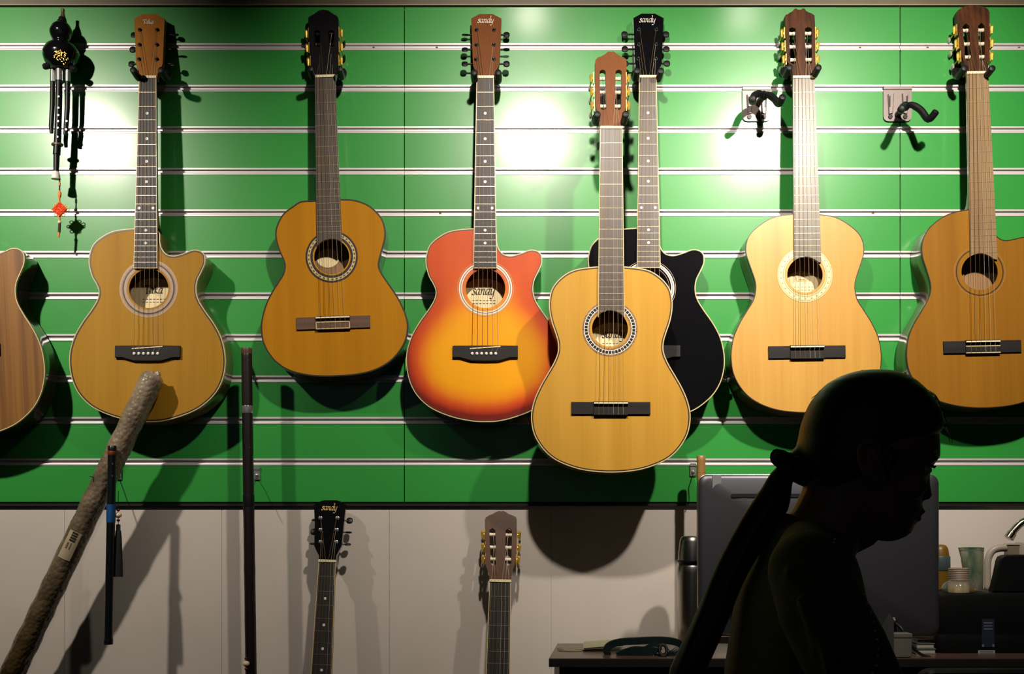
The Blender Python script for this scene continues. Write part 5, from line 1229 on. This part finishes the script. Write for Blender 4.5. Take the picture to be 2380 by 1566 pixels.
# chair with a rounded black back, its top edge just inside the frame
Yk = -.60; k = (D + Yk) / F; c = Vector((P(2300, 0, Yk).x, Yk - .02, 0)); o = empty('office_chair', c, 'black chair back with a rounded corner at the bottom right edge', 'chair')
zt = P(0, 1553, Yk).z; hw = (2300 - 2128) * k
pts = rrect(-hw, zt - .36, hw, zt, .03, 6)
MB().prism(pts, .0, .035, ch=.006).build('backrest', M['black_plastic'], o, smooth=40)
MB().rbox((-hw, .04, zt - .44), (hw, .24, zt - .375), .02).build('seat', M['black_matt'], o, smooth=40)
MB().tube([(0, .03, zt - .2), (0, .045, zt - .38), (0, .1, zt - .43)], .02, 10).build('back_support', M['black_plastic'], o)
MB().tube([(0, .14, zt - .44), (0, .14, .08)], .025, 12).build('post', M['chrome'], o)
for i in range(5):
    a = 2 * PI * i / 5 + .3
    MB().tube([(0, .14, .09), (.12 * math.cos(a), 0.14 + .12 * math.sin(a), .075), (.24 * math.cos(a), 0.14 + .24 * math.sin(a), .05)], [.022, .018, .014], 10).build('leg', M['black_plastic'], o)
    MB().lathe([(.024, -.01), (.025, 0), (.024, .01)], (.24 * math.cos(a), 0.14 + .24 * math.sin(a), .0255), 'Y', 14).build('caster', M['black_plastic'], o)
# ---------------------------------------------------------------- the seated woman (profile facing right)
YW = -1.0
def W(zx, zy, y=0.0):
    """point of the figure: zx, zy on a 2.157x enlargement of the photo's lower right, y = metres from her mid-plane"""
    return P(1540 + zx / 2.157, 840 + zy / 2.157, YW + y)
def Wm(zx, zy, y, sd):
    """near-side point (as the photo shows it), or its mirror on the far side when sd < 0"""
    q = W(zx, zy, -abs(y))
    if sd < 0: q.y = 2 * YW - q.y
    return q
U = (D + YW) / F / 2.157
SEAT = W(560, 2480); ORG = Vector((W(600, 2480).x, YW, 0))
def remesh(mb, name, m, parent, vox, smooth_it=4, fac=.5):
    tmp = mb.build(name + '_tmp', None, None, smooth=0)
    md = tmp.modifiers.new('r', 'REMESH'); md.mode = 'VOXEL'; md.voxel_size = vox; md.use_smooth_shade = True
    if smooth_it:
        sm = tmp.modifiers.new('s', 'SMOOTH'); sm.iterations = smooth_it; sm.factor = fac
    dg = bpy.context.evaluated_depsgraph_get(); dg.update()
    me = bpy.data.meshes.new_from_object(tmp.evaluated_get(dg)); me.name = name
    old = tmp.data; bpy.data.objects.remove(tmp); bpy.data.meshes.remove(old)
    me.materials.clear(); me.materials.append(m)
    me.polygons.foreach_set('use_smooth', [True] * len(me.polygons))
    me.transform(Matrix.Translation(-ORG))
    o = bpy.data.objects.new(name, me); COL.objects.link(o)
    if parent: o.parent = parent
    else: o.location = ORG
    return o
skin = mat('skin', (.30, .15, .10), .5, var=.12, scale=40)
hairm = mat('black_hair', (.010, .008, .008), .45, var=.5, scale=420, stretch=(1, 1, .08), bump=.15)
blouse = mat('dark_olive_knit', (.100, .085, .042), .85, var=.25, scale=260, bump=.15)
trouser = mat('black_trousers', (.012, .012, .014), .8, var=.2)
def ring(zy, zb, zf, hw, nose=0, nw=.16, p=2.2, front=.86, n=48):
    """horizontal slice: back and front x, half width (all zoom px); nose = extra bump in front"""
    xc = (zb + zf) / 2; a = (zf - zb) / 2; out = []
    for i in range(n):
        t = 2 * PI * i / n; c, s_ = math.cos(t), math.sin(t)
        x = xc + a * math.copysign(abs(c) ** (2 / p), c); w = hw * math.copysign(abs(s_) ** (2 / p), s_)
        if c > 0: w *= 1 - (1 - front) * c ** 1.5
        if nose:
            tt = t if t < PI else t - 2 * PI
            x += nose * math.exp(-(tt / nw) ** 2)
        q = W(x, zy); out.append((q.x, YW + w * U, q.z))
    return out
mb = MB()
# head: cranium to jaw in one loft
HL = [(78, 1000, 1150, 60, 0), (95, 900, 1225, 135, 0), (130, 830, 1275, 185, 0), (190, 775, 1325, 220, 0), (270, 742, 1362, 240, 0), (350, 725, 1378, 246, 0), (420, 722, 1384, 246, 0), (455, 724, 1384, 243, 0),
      (478, 726, 1382, 240, 4), (500, 730, 1364, 234, 6), (525, 736, 1340, 228, 14), (548, 742, 1330, 226, 12), (575, 750, 1322, 224, 18), (610, 765, 1312, 220, 30), (645, 785, 1304, 214, 44), (670, 800, 1298, 208, 54), (688, 812, 1294, 203, 48),
      (700, 820, 1288, 200, 12), (715, 832, 1288, 196, 8), (735, 845, 1292, 190, 12), (756, 860, 1290, 184, 13), (768, 870, 1276, 180, 6), (778, 880, 1270, 176, 8), (796, 895, 1270, 168, 9), (815, 915, 1258, 158, 4), (835, 945, 1248, 146, 6), (856, 985, 1238, 128, 6), (876, 1030, 1216, 104, 0), (892, 1080, 1180, 70, 0), (900, 1100, 1150, 40, 0)]
mb.loft([ring(a, b, c, d, e, .20 if a < 700 else .34, 2.1, .74) for a, b, c, d, e in HL])
# nose wings, brows, eyes' lids, lips
for sg in (-1, 1):
    mb.ell(Wm(1292, 682, .0095, sg), (.0085, .0065, .0065), 12, 8)
    mb.ell(Wm(1345, 484, .026, sg), (.009, .017, .006), 12, 8)
    mb.ell(Wm(1290, 545, .031, sg), (.012, .014, .010), 14, 10)
    mb.ell(Wm(1222, 620, .043, sg), (.030, .018, .022), 14, 10)
mb.ell(W(1282, 752), (.008, .019, .005), 14, 8); mb.ell(W(1266, 785), (.008, .017, .006), 14, 8)
# ears: rim, lobe, antihelix
for sg in (-1, 1):
    yb = .072 * sg
    rim = [(1062, 600), (1030, 580), (1005, 540), (988, 480), (992, 430), (1020, 402), (1055, 402), (1082, 430), (1088, 465)]
    pts = [Wm(a, b, .082 + .006 * math.sin(i / 8 * PI), sg) for i, (a, b) in enumerate(rim)]
    mb.chain([tuple(p) for p in catmull([tuple(p) for p in pts], 3, closed=False)], [.0042] * 26, 10)
    mb.ell(Wm(1045, 500, .074, sg), (.017, .007, .027), 16, 10)
    mb.ell(Wm(1066, 590, .080, sg), (.008, .0045, .010), 12, 8)
    mb.chain([Wm(1025, 460, .081, sg), Wm(1040, 505, .082, sg), Wm(1058, 545, .082, sg)], [.0035, .004, .004], 10)
# neck, torso, arms, legs underneath the clothes: one continuous body
mb.chain([W(915, 560), W(880, 700), W(820, 830), W(740, 960)], [.058, .054, .055, .062], 24)
mb.capsule(W(1000, 850), .026, W(890, 890), .030)
def oval(c, tang, rx, ry, n=36, p=2.0):
    """ring round c; rx across the profile plane, ry along world Y"""
    t = Vector(tang).normalized(); e = Vector((t.z, 0, -t.x))
    out = []
    for i in range(n):
        a = 2 * PI * i / n; q = c + e * (rx * math.cos(a)) + Vector((0, ry * math.sin(a), 0)); out.append(tuple(q))
    return out
SP = [(755, 900, .040, .070), (705, 1010, .050, .135), (685, 1150, .062, .160), (690, 1320, .078, .160), (692, 1520, .090, .155), (680, 1750, .103, .150), (660, 2000, .105, .155), (630, 2220, .118, .172), (600, 2400, .118, .180), (590, 2500, .09, .15)]
def torso(mb, grow=0.0, upto=99):
    rg = []
    sp = SP[:upto]
    for i, (a, b, rx, ry) in enumerate(sp):
        p0 = W(*sp[max(i - 1, 0)][:2]); p1 = W(*sp[min(i + 1, len(sp) - 1)][:2]); rg.append(oval(W(a, b), p1 - p0, rx + grow, ry + grow))
    mb.loft(rg)
torso(mb, -.010)
A_ = [(740, 1050, .165), (900, 1450, .205), (1090, 1800, .220), (1330, 2080, .150), (1590, 2160, .090)]
ARM = {sd: [Wm(a, b, y, sd) for a, b, y in A_] for sd in (1, -1)}
AR = [.050, .043, .037, .031, .022]
for sd in (1, -1):
    y0 = -sd
    mb.chain(ARM[sd], [r - .006 for r in AR[:4]] + [.020], 18)
    # hand: palm, four unequal bent fingers, thumb off the side; resting on the thigh
    w0 = ARM[sd][-1]; d = (ARM[sd][-1] - ARM[sd][-2]).normalized(); up = Vector((0, 0, 1)); sdv = Vector((0, sd * 1.0, 0)); sdv = (sdv - d * sdv.dot(d)).normalized(); nrm = d.cross(sdv).normalized()
    if nrm.z < 0: nrm = -nrm
    pc = w0 + d * .045
    for j in range(4):
        o_ = sdv * (.027 - .018 * j); b0 = w0 + d * .012 + o_ * .7; b1 = w0 + d * (.082 - .004 * abs(j - 1.2)) + o_
        mb.capsule(b0, .0125, b1, .0105, 12)
        L1, L2, L3 = [(.036, .022, .018), (.041, .026, .019), (.038, .025, .019), (.029, .018, .016)][j]
        q1 = b1 + d * L1 - nrm * .008; q2 = q1 + d * L2 * .85 - nrm * L2 * .5; q3 = q2 + d * L3 * .6 - nrm * L3 * .75
        mb.chain([b1, q1, q2, q3], [.0095, .0085, .0075, .0062], 12)
    t0 = w0 + d * .02 + sdv * .030; t1 = t0 + d * .035 + sdv * .022 - nrm * .006; t2 = t1 + d * .030 + sdv * .004 - nrm * .008
    mb.chain([w0 + d * .012 + sdv * .018, t0, t1, t2], [.012, .012, .0095, .0075], 12)
HIP = W(600, 2420)
LEG = {}
for sd in (1, -1):
    y = -.085 * sd; K = Vector((HIP.x + .40, YW + y * 1.15, HIP.z - .015)); A = Vector((HIP.x + .37, YW + y * 1.1, .085)); T = Vector((HIP.x + .53, YW + y * 1.2, .035))
    LEG[sd] = [Vector((HIP.x, YW + y, HIP.z)), K, A, T]
    mb.chain([LEG[sd][0], K], [.072, .052], 18); mb.chain([K, A], [.050, .032], 18); mb.chain([A, Vector((A.x + .05, A.y, .045)), T], [.034, .034, .024], 14)
    mb.ell(Vector((A.x - .025, A.y, .04)), (.032, .03, .036), 14, 8)
person = remesh(mb, 'person', skin, None, .0025, 2, .4)
tag(person, 'woman in profile facing right with a long black ponytail, in a dark olive knitted top', 'person')
# eyes
whitee = mat('eye_white', (.5, .48, .45), .2); iris = mat('dark_iris', (.01, .007, .005), .15)
for sg in (-1, 1):
    e = MB(); c = Wm(1293, 546, .031, sg) - ORG
    e.use(whitee).ell(c + Vector((.003, -sg * .002, 0)), (.0115, .0115, .0088), 16, 10); e.use(iris).ell(c + Vector((.0105, -sg * .004, 0)), (.0045, .0045, .0048), 12, 8); e.build('eye', None, person)
    e = MB(); e.tube([c + Vector((.006, -sg * .013, .0068)), c + Vector((.0135, -sg * .006, .0075)), c + Vector((.0155, -sg * .004, .0065))], [.0012, .0018, .0012], 8)
    for j in range(6): e.tube([c + Vector((.0125 + .0005 * j, -sg * (.010 - .0025 * j), .0072)), c + Vector((.0185 + .0005 * j, -sg * (.011 - .0025 * j), .0058 - .0006 * j)), c + Vector((.0210, sg * (.0115 - .0025 * j), .0070))], [.0006, .0005, .0003], 5)
    e.build('eyelashes', hairm, person)
    e = MB(); e.tube([c + Vector((.012, -sg * .016, .026)), c + Vector((.020, -sg * .006, .0285)), c + Vector((.023, sg * .006, .0265))], [.0016, .0030, .0022], 8, flat=.6); e.build('eyebrow', hairm, person)
# hair: cap swept back to the tie
mb = MB()
HR = [(44, 1010, 1120, 40), (54, 950, 1180, 90), (74, 890, 1225, 140), (104, 835, 1268, 180), (150, 785, 1316, 214), (200, 748, 1355, 236), (250, 724, 1386, 250), (300, 706, 1400, 256), (335, 697, 1392, 258), (365, 692, 1372, 256), (395, 686, 1325, 256), (430, 676, 1270, 256), (470, 676, 1190, 252), (510, 684, 1140, 246), (545, 700, 1110, 238), (575, 715, 1075, 226), (600, 728, 1000, 205), (630, 738, 930, 175), (655, 752, 880, 140)]
mb.loft([ring(a, b, c, d, 0, .2, 2.3, .86) for a, b, c, d in HR])
mb.chain([W(800, 430), W(728, 496), W(655, 528)], [.034, .027, .021], 18)
mb.chain([W(800, 560), W(725, 542), W(660, 532)], [.030, .026, .021], 18)
for sg in (-1, 1):   # wisps in front of the ear
    mb.chain([Wm(1150, 470, .070, sg), Wm(1125, 540, .071, sg), Wm(1128, 610, .068, sg)], [.010, .006, .0025], 10)
hair = remesh(mb, 'hair', hairm, person, .0036, 4, .5)
mb = MB(); rnd = random.Random(21)
for i in range(60):
    a = rnd.uniform(0, 1); x0, y0 = (1340 + 70 * a ** .7, 150 + 190 * a); L_ = rnd.uniform(24, 80)
    p = [W(x0 - 20, y0 - 14, rnd.uniform(-.04, .03)), W(x0 + L_ * .35, y0 + L_ * .2, rnd.uniform(-.05, .03)), W(x0 + L_ * .55 + rnd.uniform(-8, 12), y0 + L_ * 1.0, rnd.uniform(-.05, .03))]
    mb.tube([Vector(q) - ORG for q in catmull([tuple(v) for v in p], 4, closed=False)], .00042, 4)
for i in range(16):
    x0 = rnd.uniform(760, 1150); y0 = np.interp(x0, [760, 850, 1000, 1150], [178, 96, 44, 50]); L_ = rnd.uniform(20, 60)
    p = [W(x0 - 20, y0 + 12), W(x0, y0 - 2, rnd.uniform(-.02, .02)), W(x0 + L_, y0 - 7 + max(0, (x0 - 900) * .06))]
    mb.tube([Vector(q) - ORG for q in p], .00032, 4)
mb.build('loose_hairs', hairm, hair)['kind'] = 'stuff'
mb = MB()
PT = catmull([(655, 528), (597, 590), (551, 705), (466, 830), (340, 1052), (250, 1270), (172, 1450), (118, 1570), (60, 1720), (25, 1850)], 4, closed=False)
PW = np.interp([p[1] for p in PT], [528, 590, 705, 830, 1050, 1270, 1450, 1570, 1720, 1850], [44, 60, 84, 82, 78, 80, 82, 82, 62, 14])
rgs = []
for i, (a, b) in enumerate(PT):
    p0 = W(*PT[max(i - 1, 0)]); p1 = W(*PT[min(i + 1, len(PT) - 1)]); rr_ = PW[i] * U
    rg = oval(W(a, b, .0), p1 - p0, rr_, rr_ * .85, 30)
    c0 = W(a, b); rgs.append([tuple(c0 + (Vector(v) - c0) * (1 + .05 * math.sin(5 * 2 * PI * j / 30 + i * .25)) - ORG) for j, v in enumerate(rg)])
mb.loft(rgs); mb.build('ponytail', hairm, hair, smooth=70)
mb = MB(); tx = (W(560, 640) - W(655, 520)).normalized(); cc = W(638, 520); rnd = random.Random(4)
e1 = Vector((tx.z, 0, -tx.x)); e2 = Vector((0, 1, 0)); pts = []; rr_ = []
for i in range(49):
    a = 2 * PI * i / 48; R_ = .0185 + .002 * math.sin(7 * a); pts.append(cc + e1 * (R_ * 1.05 * math.cos(a)) + e2 * (R_ * math.sin(a)) + tx * (.002 * math.sin(9 * a)) - ORG); rr_.append(.0112 + .0022 * math.sin(11 * a))
mb.tube(pts, rr_, 12, caps=False); mb.build('hair_tie', mat('black_scrunchie', (.008, .008, .009), .8, var=.4, scale=200, bump=.3), hair)
# knitted top with long sleeves
mb = MB()
CL = [(745, 830, .048, .070), (722, 880, .062, .100), (708, 950, .074, .150), (702, 1020, .082, .172), (682, 1160, .096, .182), (688, 1300, .107, .182), (698, 1420, .114, .178), (698, 1560, .119, .172), (690, 1750, .118, .165), (668, 2000, .118, .168), (640, 2200, .128, .182), (618, 2330, .130, .188)]
rg = []
for i, (a, b, rx, ry) in enumerate(CL):
    p0 = W(*CL[max(i - 1, 0)][:2]); p1 = W(*CL[min(i + 1, len(CL) - 1)][:2]); tg = p1 - p0; c_ = W(a, b)
    if i == 0: tg = Vector((-.35, 0, -.9))
    rx = math.sqrt(max(rx * rx - (c_.x * ry / 1.6) ** 2, (rx * .55) ** 2))   # perspective widens the near side
    rg.append(oval(c_, tg, rx, ry))
mb.loft(rg)
for sd in (1, -1):
    mb.chain([Wm(725, 935, .085, sd), Wm(735, 1050, .155, sd), Wm(800, 1250, .190, sd), Wm(905, 1450, .206, sd), Wm(1090, 1800, .220, sd)], [.040, .055, .057, .058, .050], 20)
    mb.chain([ARM[sd][2], ARM[sd][3], ARM[sd][3].lerp(ARM[sd][4], .75)], [.046, .038, .031], 18)
    for a, b, ya, r in ((640, 1060, .200, .014), (700, 1200, .236, .012), (770, 1330, .250, .011)):   # sleeve folds
        mb.chain([Wm(a, b, ya, sd), Wm(a + 60, b + 120, ya + .010, sd), Wm(a + 70, b + 260, ya + .006, sd)], [r * .6, r, r * .5], 10)
top = remesh(mb, 'knitted_top', blouse, person, .0045, 5, .5)
# neckline band
mb = MB(); cN = W(748, 842); tN = Vector((-.40, 0, -.9)).normalized()
ov = oval(cN, tN, .047, .068, 48); mb.tube([Vector(p) - ORG for p in ov + [ov[0]]], .0052, 10, caps=False); mb.build('neck_band', blouse, top)
# pearl beads down the front opening, found on the cloth's surface
bvh = BVHTree.FromPolygons([v.co + ORG for v in top.data.vertices], [tuple(p.vertices) for p in top.data.polygons])
eye = Vector((0, -D, ZE)); pm = mat('pearl_bead', (.55, .55, .55), .2, coat=.6)
for a, b in ((862, 892), (859, 908), (1010, 1168), (1025, 1212), (1042, 1258), (1055, 1305), (1065, 1350), (1075, 1393), (1079, 1437), (1079, 1477), (1074, 1523), (1052, 1560)):
    q = None
    for dx in (0, -8, -16, -26, -40, -60):
        tgt = W(a + dx, b); hit = bvh.ray_cast(eye, (tgt - eye).normalized())
        if hit[0] is not None: q = hit[0]; break
    if q is not None:
        e = MB(); e.ell(q - ORG, (.0019, .0019, .0019), 12, 8); e.build('pearl_bead', pm, top)
# trousers and shoes
mb = MB(); mb.loft([oval(W(a, b), (W(590, 2500) - W(690, 1750)), rx, ry) for a, b, rx, ry in ((648, 2080, .114, .166), (620, 2280, .126, .182), (605, 2420, .126, .186), (592, 2510, .10, .165))])
for sd in (1, -1): mb.chain(LEG[sd][:3], [.083, .063, .050], 20)
remesh(mb, 'trousers', trouser, person, .006, 4, .5)
for sd in (1, -1):
    mb = MB(); A, T = LEG[sd][2], LEG[sd][3]; rgs = []
    for t, w_, h_ in ((-.045, .022, .05), (-.03, .034, .06), (.02, .037, .062), (.07, .042, .052), (.12, .044, .042), (.155, .036, .034), (.178, .015, .018)):
        rgs.append([(A.x + t, A.y + w_ * math.cos(a), h_ * .5 * (1 + math.sin(a)) + .001) for a in [2 * PI * i / 20 for i in range(20)]])
    mb.loft([[tuple(Vector(p) - ORG) for p in r] for r in rgs]); mb.build('shoe', M['black_matt'], person, smooth=60)
# stool she sits on (below the frame)
zs = HIP.z - .128; o = empty('stool', (HIP.x + .06, YW, 0), 'black round stool under the seated woman', 'stool')
MB().lathe([(.15, zs - .05), (.17, zs - .045), (.175, zs - .015), (.16, zs), (.02, zs)], (0, 0, 0), 'Z', 36).build('seat', M['black_matt'], o)
for i in range(4):
    a = PI / 4 + PI / 2 * i
    MB().tube([(.11 * math.cos(a), .11 * math.sin(a), zs - .05), (.17 * math.cos(a), .17 * math.sin(a), 0.0)], .012, 10).build('leg', M['grey_metal'], o)

# ---------------------------------------------------------------- light
world = bpy.data.worlds.new('world'); SC.world = world; world.use_nodes = True
bg = world.node_tree.nodes['Background']; bg.inputs['Color'].default_value = (.35, .45, .6, 1); bg.inputs['Strength'].default_value = 0.02
def spot(name, x, y, z, tx, ty, tz, power, size, blend, rad, col=(1, .89, .77)):
    l = bpy.data.lights.new(name, 'SPOT'); l.energy = power; l.spot_size = math.radians(size); l.spot_blend = blend; l.shadow_soft_size = rad; l.color = col
    o = bpy.data.objects.new(name, l); COL.objects.link(o); o.location = (x, y, z)
    o.rotation_euler = (Vector((tx, ty, tz)) - Vector((x, y, z))).to_track_quat('-Z', 'Y').to_euler(); return o
LD = 1.30; LH = 2.455
for nm, px, p in (('track_spot_left', 225, 1.28), ('track_spot_middle', 1240, 1.0), ('track_spot_right', 1760, 1.38)):
    xw = P(px, 0).x; x = xw * (1 + LD / D)
    spot(nm, x, -LD, LH, x * .96, 0, 1.64, 108 * p, 79, 1.0, .030)
for nm, px in (('ceiling_spot_left', 222), ('ceiling_spot_middle', 1232), ('ceiling_spot_right', 1722)):
    xw = P(px, 0).x; x = xw * (1 + LD / D)
    spot(nm, x, -LD, 2.90, x, 0, 2.30, 8, 34, 1.0, .05)
fl_ = bpy.data.lights.new('front_fill_light', 'AREA'); fl_.shape = 'RECTANGLE'; fl_.size = 2.4; fl_.size_y = 1.4; fl_.energy = 0.8; fl_.color = (.66, .82, 1.0)  # added dim fill that lifts the blacks, no real source behind it
fo = bpy.data.objects.new('front_fill_light', fl_); COL.objects.link(fo); fo.location = (-.6, -4.45, 1.7); fo.rotation_euler = (PI / 2, 0, 0)
SC.view_settings.view_transform = 'Standard'; SC.view_settings.look = 'None'
SC.view_settings.exposure = 0.0
